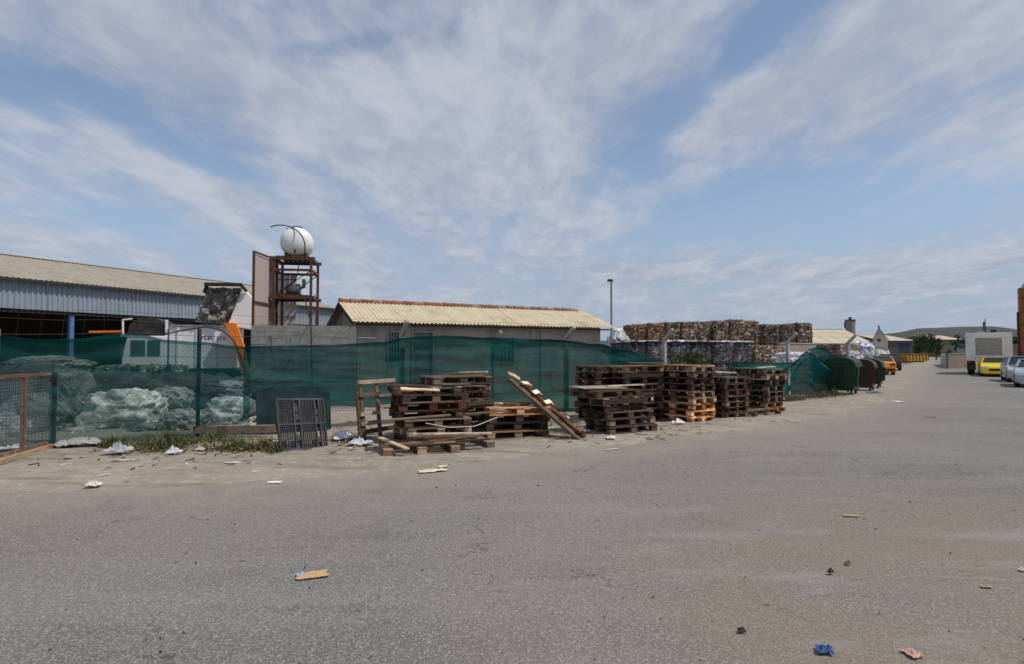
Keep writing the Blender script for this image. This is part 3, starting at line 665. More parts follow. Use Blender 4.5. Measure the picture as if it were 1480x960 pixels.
# ------------------------------------------------------------------ REFUSE TRUCK behind the left net
def wheel(parent, loc, r, w, ax='y', n=18):
    o = empty('wheel', loc); o.parent = parent
    if ax == 'x': o.rotation_euler = (0, 0, PI/2)
    mb = MB(); mb.tube([(0, -w/2, 0), (0, -w/2+.02, 0), (0, w/2-.02, 0), (0, w/2, 0)], [r*.93, r, r, r*.93], n); mb.build('tyre', M['rubber'], o)
    mb = MB(); mb.tube([(0, -w/2-.012, 0), (0, w/2+.012, 0)], r*.58, 12); mb.tube([(0, -w/2-.04, 0), (0, w/2+.04, 0)], r*.2, 8); mb.build('rim', M['steel'], o)
    return o
def refuse_truck():
    Y = 24.; o = at(290, 508, Y); o.z = 0
    root = empty('refuse_truck', o, R(18)); tag(root, 'white refuse truck behind the green net with its scraped rear hopper tipped up', 'truck')
    def P(px, py, dy=0):
        v = at(px, py, Y)-o; v.y = dy; v.z = at(px, py, Y).z; return v
    # body
    mb = MB(); a = P(250, 471); b = P(338, 471); mb.box(((a.x+b.x)/2, 1.15, (a.z+.95)/2), (b.x-a.x, 2.3, a.z-.95))
    mb.build('body', M['white'], root, bevel=.03)
    for px in (262, 286, 310):
        mb = MB(); q = P(px, 471); mb.box((q.x, -.03, (q.z+1.0)/2), (.09, .055, q.z-1.05)); mb.build('rib', M['white'], root)
    mb = MB(); mb.bar(P(251, 471, -.03), P(337, 471, -.03), .08, .09); mb.build('top_rail', M['steel'], root)
    # lettering band, purple strokes too soft to read
    pu = plain('purple_print', (.16, .10, .30), .6, .1)
    mb = MB(); x = P(292, 490).x; z = P(292, 492).z
    random.seed(3)
    for i in range(8):
        h = .16+.05*random.random(); mb.box((x+i*.115, -.008, z+h/2), (.028, .012, h)); 
        if i % 2 == 0: mb.box((x+.045+i*.115, -.009, z+h-.02), (.07, .012, .03))
        if i % 3: mb.box((x+.045+i*.115, -.0095, z+.06), (.07, .012, .03))
    mb.build('lettering', pu, root)
    # cab
    c0 = P(192, 486); c1 = P(247, 486)
    mb = MB(); poly = [(c0.x, 0, .7), (c0.x, 0, 1.5), (c0.x+.18, 0, c0.z), (c1.x, 0, c0.z), (c1.x, 0, .7)]; mb.prism(poly, (0, 2.25, 0)); mb.build('cab', M['white'], root, bevel=.03)
    for (a0, a1) in ((.30, .80), (.88, 1.32)):
        mb = MB(); mb.box((c0.x+(a0+a1)/2, -.012, 1.78), (a1-a0, .02, .62)); mb.build('window', M['glass'], root)
    mb = MB(); mb.box((c0.x+.0, -.05, 1.7), (.10, .1, .4)); mb.build('mirror', M['black'], root)
    # black rolled hood above the cab
    mb = MB(); pts = [P(196, 484, .2), P(199, 470, .2), P(210, 461, .2), P(232, 460, .2), P(243, 466, .2), P(243, 484, .2)]; mb.prism(pts, (0, 1.6, 0)); mb.build('hood', M['black'], root, bevel=.02)
    mb = MB(); mb.bar(P(192, 463, .1), P(192, 486, .1), .06); mb.bar(P(246, 463, .1), P(246, 486, .1), .09); mb.bar(P(191, 464, .1), P(203, 462, .1), .05); mb.bar(P(190, 486, .05), P(242, 489, .05), .07); mb.build('hood_frame', M['white'], root)
    mb = MB(); mb.bar(P(152, 481, .05), P(192, 480, .05), .07); mb.build('beacon_bar', M['orange'], root)
    # tipped hopper
    hop = MB(); side = [P(346, 415), P(362, 434), P(362, 476), P(326, 470)]; hop.prism([v+Vector((0, -.10, 0)) for v in side], (0, 2.2, 0)); h = hop.build('hopper_side', M['white'], root)
    mb = MB(); face = [P(300, 416), P(346, 415), P(327, 469), P(283, 465)]
    def hf(u, v):
        a = face[0].lerp(face[1], u); b = face[3].lerp(face[2], u); p = a.lerp(b, v)
        return p+Vector((.03*noise.noise((u*9, v*9, 4)), -.12+.22*fbm((u*5, v*5, 2), 4), .05*noise.noise((u*8, v*7, 0))))
    mb.grid(hf, 26, 22); mb.build('hopper_floor', M['hopper'], root)
    mb = MB(); mb.prism([f+Vector((0, .1, 0)) for f in face], (0, 1.9, 0)); mb.build('hopper_back', M['hopper'], root)
    mb = MB(); mb.bar(P(297, 412, -.3), P(346, 411, -.3), .2, .13); mb.bar(P(305, 420, -.34), P(343, 419, -.34), .05, .06); mb.bar(P(300, 412, -.2), P(296, 424, -.2), .12); mb.bar(P(344, 411, -.3), P(352, 420, -.2), .1); mb.build('hopper_rim', M['black'], root)
    # orange chute and its dark edge
    mb = MB(); mb.prism([P(324, 467, -.6), P(339, 468, -.6), P(349, 500, -.6), P(356, 541, -.6), P(347, 541, -.6), P(338, 500, -.6)], (0, .5, 0)); mb.build('chute', M['orange'], root)
    mb = MB(); mb.tube([P(249, 484, -.62), P(270, 479, -.62), P(300, 473, -.62), P(322, 478, -.64), P(336, 492, -.64), P(346, 515, -.64), P(352, 540, -.64)], .03, 6); mb.build('cable', M['black'], root)
    mb = MB(); mb.box((P(270, 500).x, 1.1, .75), (4.2, .9, .25)); mb.build('chassis', M['black'], root)
    for px in (213, 290, 318):
        for y in (.2, 2.05): wheel(root, (P(px, 500).x, y, .5), .5, .3)
refuse_truck()

# ------------------------------------------------------------------ FENCE
POST_PX = [-75, -20, 288, 581, 818, 960, 1138]
def fence():
    c = fence_at(288); root = empty('boundary_fence', (0, 0, 0))
    tag(root, 'wire boundary fence on concrete posts with arms leaning over the verge', 'fence')
    out = -FN
    posts = []
    for px in (-6, 288, 581, 712, 818, 960, 1138, 1225):
        p = fence_at(px); posts.append(p); main = px in (-6, 581, 818, 960, 1138, 1225)
        mb = MB()
        r = Matrix.Rotation(FA, 3, 'Z')
        if main:
            mb.box((0, 0, 1.0), (.10, .10, 2.0), r)
            a = Vector((0, 0, 1.97)); lean = R(random.uniform(42, 50)); b = a + (out*math.sin(lean)+Vector((0, 0, math.cos(lean))))*.46
            o = mb.build('post', M['concrete'], root)
            m2 = MB(); m2.bar(a, b, .085); m2.build('arm', M['concrete'], o)
        else:
            mb.tube([(0, 0, 0), (0, 0, 2.08 if px == 288 else 1.75)], .038 if px == 288 else .022, 7); o = mb.build('stake', M['dark_trim'], root)
        o.location = (p.x, p.y, gz(p.x, p.y)-.03)
    e0, e1 = fence_at(-60), fence_at(1225)
    for z in (.35, .95, 1.5, 1.9):
        mb = MB(); P = []
        n = 60
        for i in range(n+1):
            q = e0.lerp(e1, i/n); P.append((q.x, q.y, z + .05 - .02*math.sin(i*.9)))
        mb.tube(P, .004, 4); mb.build('wire', M['rust'], root)
    for k in (.5, .95):
        mb = MB(); off = out*.33*k; P = []
        for i in range(61):
            q = e0.lerp(e1, i/60)+off; P.append((q.x, q.y, 2.0+.33*k+.02+.015*math.sin(i*1.7)))
        mb.tube(P, .0028, 4); mb.build('wire', M['rust'], root)
    # chain link
    mb = MB(); Ltot = (e1-e0).length; s = 0; d = FD; H = 1.68
    while s < Ltot:
        a = e0+d*s
        for sg in (1, -1):
            b = a+d*H*.9*sg
            if 0 <= s+H*.9*sg <= Ltot:
                p0 = Vector((a.x, a.y, .08)); p1 = Vector((b.x, b.y, .08+H)); w = .0011
                pr = Vector((0, 0, 1)).cross(d)
                up = d*-.7*sg + Vector((0, 0, .7))
                vs = [p0+up*w, p0-up*w+pr*w, p0-up*w-pr*w, p1+up*w, p1-up*w+pr*w, p1-up*w-pr*w]
                mb.add(vs, [(0, 1, 4, 3), (1, 2, 5, 4), (2, 0, 3, 5)])
        s += .085
    o = mb.build('chain_link', M['rust'], root); o['kind'] = 'stuff'
fence()

# ------------------------------------------------------------------ GREEN SHADE NETS
def interp(tab, x):
    if x <= tab[0][0]: return tab[0][1]
    for (a, ya), (b, yb) in zip(tab, tab[1:]):
        if a <= x <= b:
            t = (x-a)/(b-a); t = t*t*(3-2*t); return ya+(yb-ya)*t
    return tab[-1][1]
def net(name, label, top, bot, off, x0, x1, fold=1., seed=0, nv=26, peak=None, step=5, mat='net'):
    """net hung on the fence: heights along it follow from where its hem is seen; folds are real depth"""
    mb = MB(); nu = int((x1-x0)/step)
    def fn(u, v):
        px = x0+(x1-x0)*u; base = fence_at(px, off)
        zt = at(px, interp(top, px), base.y).z; zb = at(px, interp(bot, px), base.y).z
        z = zt+(zb-zt)*v; s = (base-fence_at(0)).dot(FD)
        f = .05*math.sin(v*PI)*noise.noise((s*.5, v*1.5, seed)) + .05*v*noise.noise((s*1.6, v*1.2, seed+3)) + .040*(1-2*abs(noise.noise((s*.55-v*2.2, v*4.5, seed+5)))) + .018*(1-2*abs(noise.noise((s*1.1+v*2., v*9-s*.8, seed+7))))+.010*noise.noise((s*4, v*9+s, seed+9))
        if peak:
            for (pp, k) in peak:
                rr = (px-pp)/55.; vv = v
                ang = math.atan2(rr, .12+vv); f += k*math.sin(ang*9+seed)*min(1, math.hypot(rr, vv)*1.6)*math.exp(-rr*rr*.5)
                f += -.5*k*4*vv*math.exp(-rr*rr)
        return base + FN*(-abs(.03)-f*1.6*fold) + Vector((0, 0, z + .02*noise.noise((s*2, seed, 1))))
    mb.grid(fn, nu, nv)
    o = mb.build(name, M[mat], smooth=True)
    # doubled hem
    hem = MB(); nn = nu
    def hf(u, v): return fn(u, v*.035) + FN*(-.012)
    hem.grid(hf, nu, 2)
    hh = hem.build('hem', M['net'], o, smooth=True)
    return tag(o, label, 'net', 'green shade nets on the boundary fence')
net('shade_net', 'dark green shade net sagging over the left stretch, white sacks showing through',
    [(-90, 487), (0, 485), (60, 491), (110, 490), (160, 484), (205, 484), (245, 492), (290, 494), (335, 500), (362, 501)],
    [(-90, 668), (0, 662), (100, 646), (200, 638), (290, 632), (362, 630)], -.07, -90, 362, 1., 1)
net('shade_net', 'long green shade net in front of the block wall and yard building',
    [(352, 503), (362, 500), (460, 499), (550, 495), (580, 488), (640, 485), (700, 488), (800, 491), (860, 497), (900, 506), (955, 520)],
    [(352, 605), (375, 600), (480, 586), (560, 590), (700, 584), (830, 596), (880, 590), (955, 570)], -.06, 352, 955, 1., 12, mat='net_mid', nv=44, step=4)
net('shade_net', 'green shade net gathered to a peak beside the green wheeled bin',
    [(1030, 548), (1060, 527), (1100, 525), (1138, 524), (1150, 517), (1163, 508), (1172, 512), (1185, 520), (1200, 523), (1212, 528)],
    [(1030, 590), (1060, 584), (1130, 578), (1160, 574), (1200, 571), (1212, 570)], -.05, 1030, 1212, 1., 31, peak=[(1163, .16)], step=1.5, nv=34, mat='net_dense')
net('shade_net', 'dark green net scrap hanging behind the gathered net and the bin',
    [(1165, 505), (1180, 502), (1200, 512), (1220, 514), (1245, 522)], [(1165, 550), (1245, 550)], 1.0, 1165, 1245, 2., 41, mat='net_dense')
# doubled dark sheet hanging behind the black pallet
def dark_sheet():
    mb = MB(); top = [(370, 566), (400, 560), (440, 559), (478, 568)]; b2 = [(368, 640), (480, 622)]
    def fn(u, v):
        px = 372+u*106; base = fence_at(px, -.22); zt = at(px, interp(top, px), base.y).z; zb = .06
        return base+FN*(-.03*noise.noise((u*5, v*3, 8))-.1*v)+Vector((0, 0, zt+(zb-zt)*v))
    mb.grid(fn, 24, 16)
    def fn2(u, v): return fn(u, v)+FN*(.05+.03*noise.noise((u*7, v*4, 2)))
    mb.grid(fn2, 24, 16)
    o = mb.build('net_sheet', plain('dark_doubled_net', (.012, .035, .036), .85, .4, 5), smooth=True)
    tag(o, 'dark folded net sheet hanging directly behind the black plastic pallet', 'net')
dark_sheet()

# ------------------------------------------------------------------ PALLETS
GREY, DARK, TAN, ORG, RED = (.120, .086, .064), (.066, .045, .033), (.26, .17, .10), (.46, .22, .085), (.12, .052, .034)
mk = MB(); mk.box((0, 0, 0), (1.2, .135, .021)); ME_L = mk.mesh('board', M['wood'])
mk = MB(); mk.box((0, 0, 0), (1.2, .095, .021)); ME_LN = mk.mesh('board', M['wood'])
mk = MB(); mk.box((0, 0, 0), (.145, .8, .021)); ME_S = mk.mesh('cross_board', M['wood'])
mk = MB(); mk.box((0, 0, 0), (.14, .10, .078)); ME_B = mk.mesh('block', M['wood'])
mk = MB(); mk.box((0, 0, 0), (1.2, .045, .09)); ME_ST = mk.mesh('stringer', M['wood'])
prand = random.Random(5)
def jit(c, k=.25):
    f = prand.uniform(1-k, 1+k); return tuple(x*f for x in c)
def pallet(loc, rz, base, label, group=None, style=0, missing=0, rot=None, name='wooden_pallet'):
    root = empty(name, loc, rz, rot); tag(root, label, 'pallet', group)
    def pc(nm, me, l, rz_=0., ry=0.):
        o = link(nm, me, root, color=jit(base)); o.location = (l[0]+prand.uniform(-.006, .006), l[1]+prand.uniform(-.006, .006), l[2]); o.rotation_euler = (0, ry, rz_+R(prand.uniform(-.8, .8))); return o
    tops = [-.3325, -.168, 0, .168, .3325]
    if style == 0:
        for y in (-.35, 0, .35): pc('board', ME_LN, (0, y, .0115))
        for x in (-.53, 0, .53):
            for y in (-.35, 0, .35): pc('block', ME_B, (x, y, .061))
        for x in (-.5275, 0, .5275): pc('cross_board', ME_S, (x, 0, .111))
        zt = .1335
    else:
        for x in (-.5275, 0, .5275): pc('cross_board', ME_S, (x, 0, .0115))
        for y in (-.37, 0, .37): pc('stringer', ME_ST, (0, y, .068))
        for x in (-.5275, -.3, 0, .3, .5275): pc('cross_board', ME_S, (x, 0, .1245))
        return root
    skip = prand.sample(range(5), missing) if missing else []
    for i, y in enumerate(tops):
        if i not in skip: pc('board', ME_L if i % 2 == 0 else ME_LN, (0, y, zt))
    return root
WORDN = {GREY: 'weathered grey', DARK: 'dark brown', TAN: 'tan', ORG: 'orange', RED: 'reddish brown'}
def stack(corner, along_a, n, cols, phrase, group, miss=.15, shift=.02, turn=2.2, wild=1.7, z0=.03, offs={}, da=0., first=0):
    """corner: the ground corner nearest the road; along_a: the 1.2 m side follows the fence"""
    a = FA+R(da); fd = Vector((math.cos(a), math.sin(a), 0)); fn = Vector((-math.sin(a), math.cos(a), 0))
    la, lb = (1.2, .8) if along_a else (.8, 1.2)
    c = Vector(corner) + fd*la/2 + fn*lb/2
    z = z0; H = .1445
    for i in range(n):
        o = offs.get(i, (0, 0, 0)); base = cols[i % len(cols)]
        p = c + fd*(wild*prand.uniform(-shift, shift)+o[0]) + fn*(wild*prand.uniform(-shift, shift)+o[1])
        rz = a + (0 if along_a else PI/2) + R(wild*prand.uniform(-turn, turn)+o[2])
        pos = ORD[i]+' up in' if i else 'lowest in'
        if i == n-1: pos = 'topmost of'
        style = 1 if prand.random() < .18 else 0
        pallet((p.x, p.y, z), rz, base, f'{WORDN[base]} pallet, {pos} {phrase}', group, style, 1 if prand.random() < miss else 0)
        z += H if style == 0 else .1365
    return z
gA = 'stacked wooden pallets along the verge'
# A: nearest stack
cA = G(585, 648); stack((cA.x, cA.y, 0), True, 6, [DARK, TAN, GREY, DARK, RED, GREY], 'the nearest stack beside the upright frame', gA, .5, .03, 3, da=-8, offs={1: (.03, .03, 2), 3: (-.08, .03, -3), 4: (-.10, .02, 3)})
zA = .03+6*.1445-.01
q = G(585, 648); FDa = Vector((math.cos(FA-R(8)), math.sin(FA-R(8)), 0)); FNa = Vector((-FDa.y, FDa.x, 0))
pallet(Vector((q.x, q.y, zA))+FDa*.45+FNa*.45, FA-R(12), GREY, 'worn grey pallet tilted on top of the nearest stack, pale sheets on it', gA, 0, 1, rot=(R(1.5), R(2.5), FA-R(12)))
# front-left broken pallet sticking out
p = G(602, 660); pallet((p.x-.02, p.y+.33, .02), FA-R(14), TAN, 'broken pallet with raised splintered board at the foot of the nearest stack', gA, 0, 1)
p = G(660, 655); pallet((p.x-.10, p.y+.42, .02), FA-R(8), GREY, 'grey pallet lying lowest at the road side of the nearest stack', gA, 0, 2)
# A2: stack behind A
cA2 = G(628, 640); stack((cA2.x, cA2.y, 0), True, 8, [DARK, DARK, GREY, DARK, GREY, DARK, RED, GREY], 'the stack hidden behind the nearest one', gA, .3, .03, 3)
# B
cB = G(702, 638); stack((cB.x, cB.y, 0), True, 4, [TAN, DARK, GREY, ORG], 'the low stack under the leaning plank', gA, .3, .03, 3, da=-18, offs={2: (.02, .04, 0)})
# C
cC = G(884, 631); zC = stack((cC.x, cC.y, 0), True, 6, [DARK, GREY, DARK, DARK, GREY, GREY], 'the wide dark stack right of the leaning plank', gA, .3, .03, 3, offs={2: (-.06, 0, -4), 3: (-.22, .04, 3), 4: (-.25, .04, -2), 5: (-.32, .04, 2)})
# D behind C
cD = G(905, 614); stack((cD.x, cD.y, 0), True, 9, [DARK, DARK, GREY, DARK, DARK, RED, DARK, GREY, TAN], 'the tall stack behind the wide dark one', gA, .2, .03, 3)
cD2 = G(862, 612); stack((cD2.x, cD2.y, 0), True, 9, [DARK, GREY, DARK, DARK, GREY, DARK, RED, DARK, GREY], 'the dark stack close behind the leaning plank', gA, .2, .03, 3, da=-4)
# E tall with orange base
cE = G(1000, 614); stack((cE.x, cE.y, 0), False, 9, [ORG, ORG, ORG, TAN, GREY, DARK, RED, GREY, TAN], 'the tall stack with the orange base', gA, .15, .025, 2.5)
# F
cF = G(1052, 608); stack((cF.x, cF.y, 0), False, 7, [GREY, DARK, GREY, DARK, RED, DARK, GREY], 'the grey stack between the two tall ones', gA, .2, .03, 3)
# G
cG = G(1108, 599); stack((cG.x, cG.y, 0), False, 8, [ORG, TAN, GREY, DARK, GREY, DARK, TAN, GREY], 'the last stack before the gathered net', gA, .15, .03, 3, offs={6: (.10, 0, 0)})
p = G(1092, 603); pallet((p.x+.1, p.y+.35, .02), FA+R(4), GREY, 'grey pallet lying flat at the foot of the last stack', gA, 0, 1)
# loose boards on stacks
def boards(things):
    for (c, d, rz, ry, colr, label) in things:
        mb = MB(); w, h, t = d
        def prof(u, v): return Vector(((u-.5)*w, (v-.5)*h, 0))
        mb.box((0, 0, 0), (w, h, t)); o = mb.build('loose_board', M['wood'], color=colr)
        o.location = c; o.rotation_euler = (R(1.5), ry, rz); tag(o, label, 'board')
q = G(560, 662)
boards([
    ((-1.50, 9.62, .895+.14), (.62, .34, .02), FA-.35, R(2), (.40, .27, .15), 'tan plywood piece on the left end of the nearest stack top'),
    ((-1.12, 9.80, .915+.14), (.50, .26, .018), FA-.1, R(-2), (.45, .38, .31), 'pale grey-brown board piece on the nearest stack top'),
    ((-.80, 9.95, .925+.14), (.75, .12, .02), FA-.2, R(1), (.24, .20, .17), 'narrow grey board lying along the nearest stack top'),
    ((-.84, 10.85, 1.085+.14), (.72, .12, .02), FA-.5, R(0), (.33, .24, .14), 'tan board across the top of the hidden back stack'),
    ((-.80, 10.95, 1.105+.14), (.80, .09, .02), FA+.1, R(3), (.22, .17, .12), 'thin brown board crossing the tan one on the back stack'),
    ((-.72, 10.90, 1.125+.14), (.55, .10, .02), FA-.8, R(-2), (.40, .29, .17), 'short yellowish board topmost on the back stack'),
    ((.05, 11.6, .63), (1.15, .14, .02), FA-.33, R(0), (.50, .42, .33), 'long pale board on the low stack under the leaning plank'),
    ((1.75, 12.0, .775+.145), (1.1, .5, .022), FA-.05, R(1), (.19, .155, .13), 'wide grey board sheet on the wide dark stack'),
    ((4.9, 14.5, 1.15), (1.7, .35, .025), FA+.1, R(2.5), (.46, .40, .33), 'long pale board bridging the tall orange-based stack and its neighbour'),
    ((-1.45, 9.42, .60), (.95, .10, .02), FA-.30, R(-3), (.30, .22, .15), 'tan board poking left from the middle of the nearest stack'),
    ((-.95, 9.50, .33), (1.30, .09, .022), FA-.22, R(2), (.34, .27, .20), 'pale weathered board wedged low across the nearest stack front'),
    ((-1.25, 9.72, .945+.14), (.90, .13, .02), FA-.62, R(-1), (.10, .075, .06), 'dark board lying askew on the nearest stack top'),
    ((-.95, 9.82, .965+.14), (.60, .10, .02), FA+.2, R(1.5), (.20, .155, .12), 'short brown board crossing the dark one on the nearest stack'),
    ((-.42, 10.0, .62), (.80, .09, .02), FA-.15, R(-2), (.26, .20, .15), 'grey-tan board sticking out right of the nearest stack'),
    ((.30, 11.35, .66), (1.0, .10, .02), FA-.10, R(1), (.24, .15, .08), 'brown board askew on the low stack under the leaning plank'),
    ((2.35, 12.25, .80+.145), (.85, .10, .02), FA-.25, R(-1), (.30, .25, .20), 'pale narrow board on the wide dark stack top'),
    ((3.1, 13.55, 1.385), (1.1, .12, .02), FA-.05, R(1), (.34, .25, .15), 'tan board on top of the tall stack behind the wide dark one'),
    ((6.75, 15.7, 1.23), (1.0, .12, .02), FA+.15, R(-1), (.30, .22, .14), 'brown board on top of the last stack before the net'),
    ((-5.17, 11.05, .20), (1.45, .14, .13), .10, 0, (.34, .27, .215), 'pinkish wood beam lying in the weeds left of the black pallet'),
    ((-5.0, 10.7, .06), (1.5, .05, .035), .05, 0, (.28, .24, .19), 'thin batten lying on the verge before the wood beam'),
])
# splintered raised boards of the front pallet and bent pale strips
mb = MB(); a = G(540, 640); 
mb.bar((-2.14, 9.55, .26), (-1.60, 9.05, .16), .09, .02); o = mb.build('loose_board', M['wood'], color=(.62, .49, .30)); tag(o, 'splintered pale board jutting left from the broken front pallet', 'board')
mb = MB(); mb.tube([(-1.36, 9.30, .52), (-1.0, 9.33, .45), (-.6, 9.55, .44), (-.25, 9.92, .54)], .009, 4); o = mb.build('plastic_strap', M['matte'], color=(.45, .42, .38)); tag(o, 'pale bent strap hanging across the front of the nearest stack', 'strap')
# upright lattice frame left of stack A
def upright_frame():
    a = G(522, 643); a.z = .03; b = G(600, 628); d = (b-a); d.z = 0; d.normalize(); ang = math.atan2(d.y, d.x)
    root = empty('wooden_lattice', a, rot=(R(-7), 0, ang)); tag(root, 'upright wooden lattice frame leaning on the green net', 'frame')
    def pc(nm, x0, z0, x1, z1, w, y=0, c=(.20, .145, .105)):
        mb = MB(); mb.bar((x0, y, z0), (x1, y, z1), w, .035, up=(0, 1, 0)); mb.build(nm, M['wood'], root, color=jit(c, .2))
    H = 1.10; W = .98
    for x in (.0, .09, .50, W): pc('upright', x, 0 if x != .09 else 0, x, H if x != 0 else H*.83, .075)
    for z in (H-.03, .84, .50, .33): pc('rail', 0, z, W if z > .9 else .5, z, .07, -.036)
    pc('rail', .5, .80, W, .80, .05, -.036); pc('rail', .5, .6, W, .6, .05, .037)
    pc('rail', .08, .18, W, .18, .08, .037)
upright_frame()
# leaning broken pallet
def leaning():
    b = G(840, 637); b.z = .05; t = Vector((-.02, 11.75, 1.20)); b = Vector((1.36, 11.05, .04))
    d = t-b; L_ = d.length; root = empty('broken_pallet', b)
    root.rotation_euler = d.to_track_quat('X', 'Z').to_euler()
    tag(root, 'long broken pallet side with stubs of boards leaning on the low stack', 'pallet')
    def pc(nm, c, s, rot=None, colr=TAN):
        mb = MB(); mb.box(c, s, rot); return mb.build(nm, M['wood'], root, color=jit(colr, .2))
    pc('rail', (L_*.42, 0, 0), (L_*.84, .13, .05), None, (.25, .13, .07)); pc('rail', (L_*.46, .3, 0), (L_*.92, .15, .05), None, (.13, .09, .06)); 
    for i, x in enumerate((.12, .52, .92, 1.22, 1.5)):
        pc('block', (x, -.0, .055), (.13, .10, .08), None, (.30, .16, .08))
        pc('board_stub', (x+.02, .10+.02*i, .107), (.09, .34-.03*i, .022), Matrix.Rotation(R(prand.uniform(-14, 14)), 3, 'Z'), (.55, .45, .31) if i > 1 else (.16, .11, .08))
    pc('board_stub', (L_*.93, .02, .03), (.17, .15, .02), Matrix.Rotation(R(30), 3, 'Z'), (.62, .5, .32)); pc('board_stub', (L_*.98, .05, .01), (.13, .16, .03), Matrix.Rotation(R(-20), 3, 'Z'), (.36, .17, .07))
    for x in (.1, .33, .45, .62, .8, .95, 1.1, 1.35): pc('board_stub', (x, .15+.03*math.sin(x*9), -.035-.01*math.cos(x*5)), (.09, .30+.12*math.sin(x*7), .02), Matrix.Rotation(R(prand.uniform(-14, 14)), 3, 'Z'), (.075, .05, .036))
    for x in (.25, .7, 1.05): pc('board_stub', (x, .16, -.026), (.10, .45, .02), Matrix.Rotation(R(prand.uniform(-6, 6)), 3, 'Z'), (.10, .075, .055))
leaning()
# blue-tinted pallet under stack B: a dark sheet
mb = MB(); mb.box((0, 0, 0), (1.15, .76, .035)); o = mb.build('dark_blue_board', M['tint'], color=(.03, .035, .10)); o.location = (.13, 11.45, .318+.02); o.rotation_euler = (0, 0, FA-R(18))
tag(o, 'dark blue board slid into the low stack under the leaning plank', 'board'); bpy.data.objects.remove(o)
# black plastic pallet
def plastic_pallet():
    a = G(405, 657); a.z = .05; b = G(478, 647); d = b-a; d.z = 0; d.normalize()
    root = empty('plastic_pallet', a, rot=(R(-17), R(3), math.atan2(d.y, d.x))); tag(root, 'black plastic grid pallet propped against the green net', 'pallet')
    W, H = .84, .86
    # local x along, local z up, face toward -y
    m = MB()
    for x0, x1 in ((0, .27), (.39, .65), (.75, .84)):
        n = int((x1-x0)/.034)
        for i in range(n+1): x = x0+(x1-x0)*i/n; m.box((x, 0, H/2), (.009, .03, H))
    for i in range(25): z = .01+i*(H-.02)/24; m.box((.135, .002, z), (.27, .024, .009)); m.box((.52, .002, z), (.26, .024, .009)); m.box((.79, .002, z), (.09, .024, .009))
    o = m.build('grid', M['black_pallet'], root); o['kind'] = 'stuff'
    m = MB()
    for z in (.012, H/2, H-.012): m.box((W/2, -.003, z), (W+.02, .04, .03))
    for x in (0, .28, .385, .66, .745, W): m.box((x, -.004, H/2), (.022, .045, H))
    m.build('rim', M['black_pallet'], root)
    for x in (.08, .335, .70):
        for z in (.10, .43, .76):
            m = MB(); m.box((x, .075, z), (.12, .11, .13)); m.build('foot', M['black_pallet'], root)
    for z in (.2, .55, .68): m = MB(); m.box((.335, .0, z), (.10, .02, .10)); m.build('infill_plate', M['black_pallet'], root); m = MB(); m.box((.70, 0, z-.05), (.08, .02, .10)); m.build('infill_plate', M['black_pallet'], root)
plastic_pallet()

# ------------------------------------------------------------------ MESH CAGE at the left edge
def cage():
    p0 = Vector((-7.72, 9.95, .05)); p1 = Vector((-7.34, 8.30, .05)); d = (p1-p0); L_ = d.length; ang = math.atan2(d.y, d.x)
    root = empty('mesh_cage', p0, ang); tag(root, 'rusty framed wire mesh cage on a timber base at the left edge', 'cage')
    H = 1.23; W = .95        # local x toward the camera, local y outwards to the right is + ; depth goes to -y
    for (x, y) in ((0, 0), (L_*.52, 0), (L_, 0), (0, -W), (L_, -W)):
        mb = MB(); mb.box((x, y, H/2), (.055, .055, H)); mb.build('post', M['rustpaint'], root)
    for z in (H, .09):
        for a, b in (((0, 0), (L_, 0)), ((0, -W), (L_, -W)), ((0, 0), (0, -W)), ((L_, 0), (L_, -W))):
            mb = MB(); mb.bar((a[0], a[1], z), (b[0], b[1], z), .05); mb.build('rail', M['rustpaint'], root)
    mb = MB(); mb.bar((-.02, .07, .03), (L_+.05, .07, .03), .10, .07); mb.build('timber_skid', M['wood'], root, color=(.24, .165, .10))
    mb = MB(); mb.bar((-.02, -W-.05, .03), (L_+.05, -W-.05, .03), .10, .07); mb.build('timber_skid', M['wood'], root, color=(.24, .165, .10))
    def meshpanel(o, u, L1):
        mb = MB(); o = Vector(o); u = Vector(u); n = int(L1/.05)
        for i in range(1, n): mb.bar(o+u*(L1*i/n)+Vector((0, 0, .1)), o+u*(L1*i/n)+Vector((0, 0, H)), .004)
        for j in range(1, int(H/.05)): mb.bar(o+Vector((0, 0, .05*j+.08)), o+u*L1+Vector((0, 0, .05*j+.08)), .004)
        q = mb.build('wire_mesh', M['steel'], root); q['kind'] = 'stuff'
    meshpanel((0, 0, 0), (1, 0, 0), L_); meshpanel((0, 0, 0), (0, -1, 0), W)
M['rustpaint'] = plain('rust_brown_frame', (.17, .09, .055), .8, .4, 9, dirt=(.33, .24, .17), dscale=5, damt=(.5, .7))
cage()

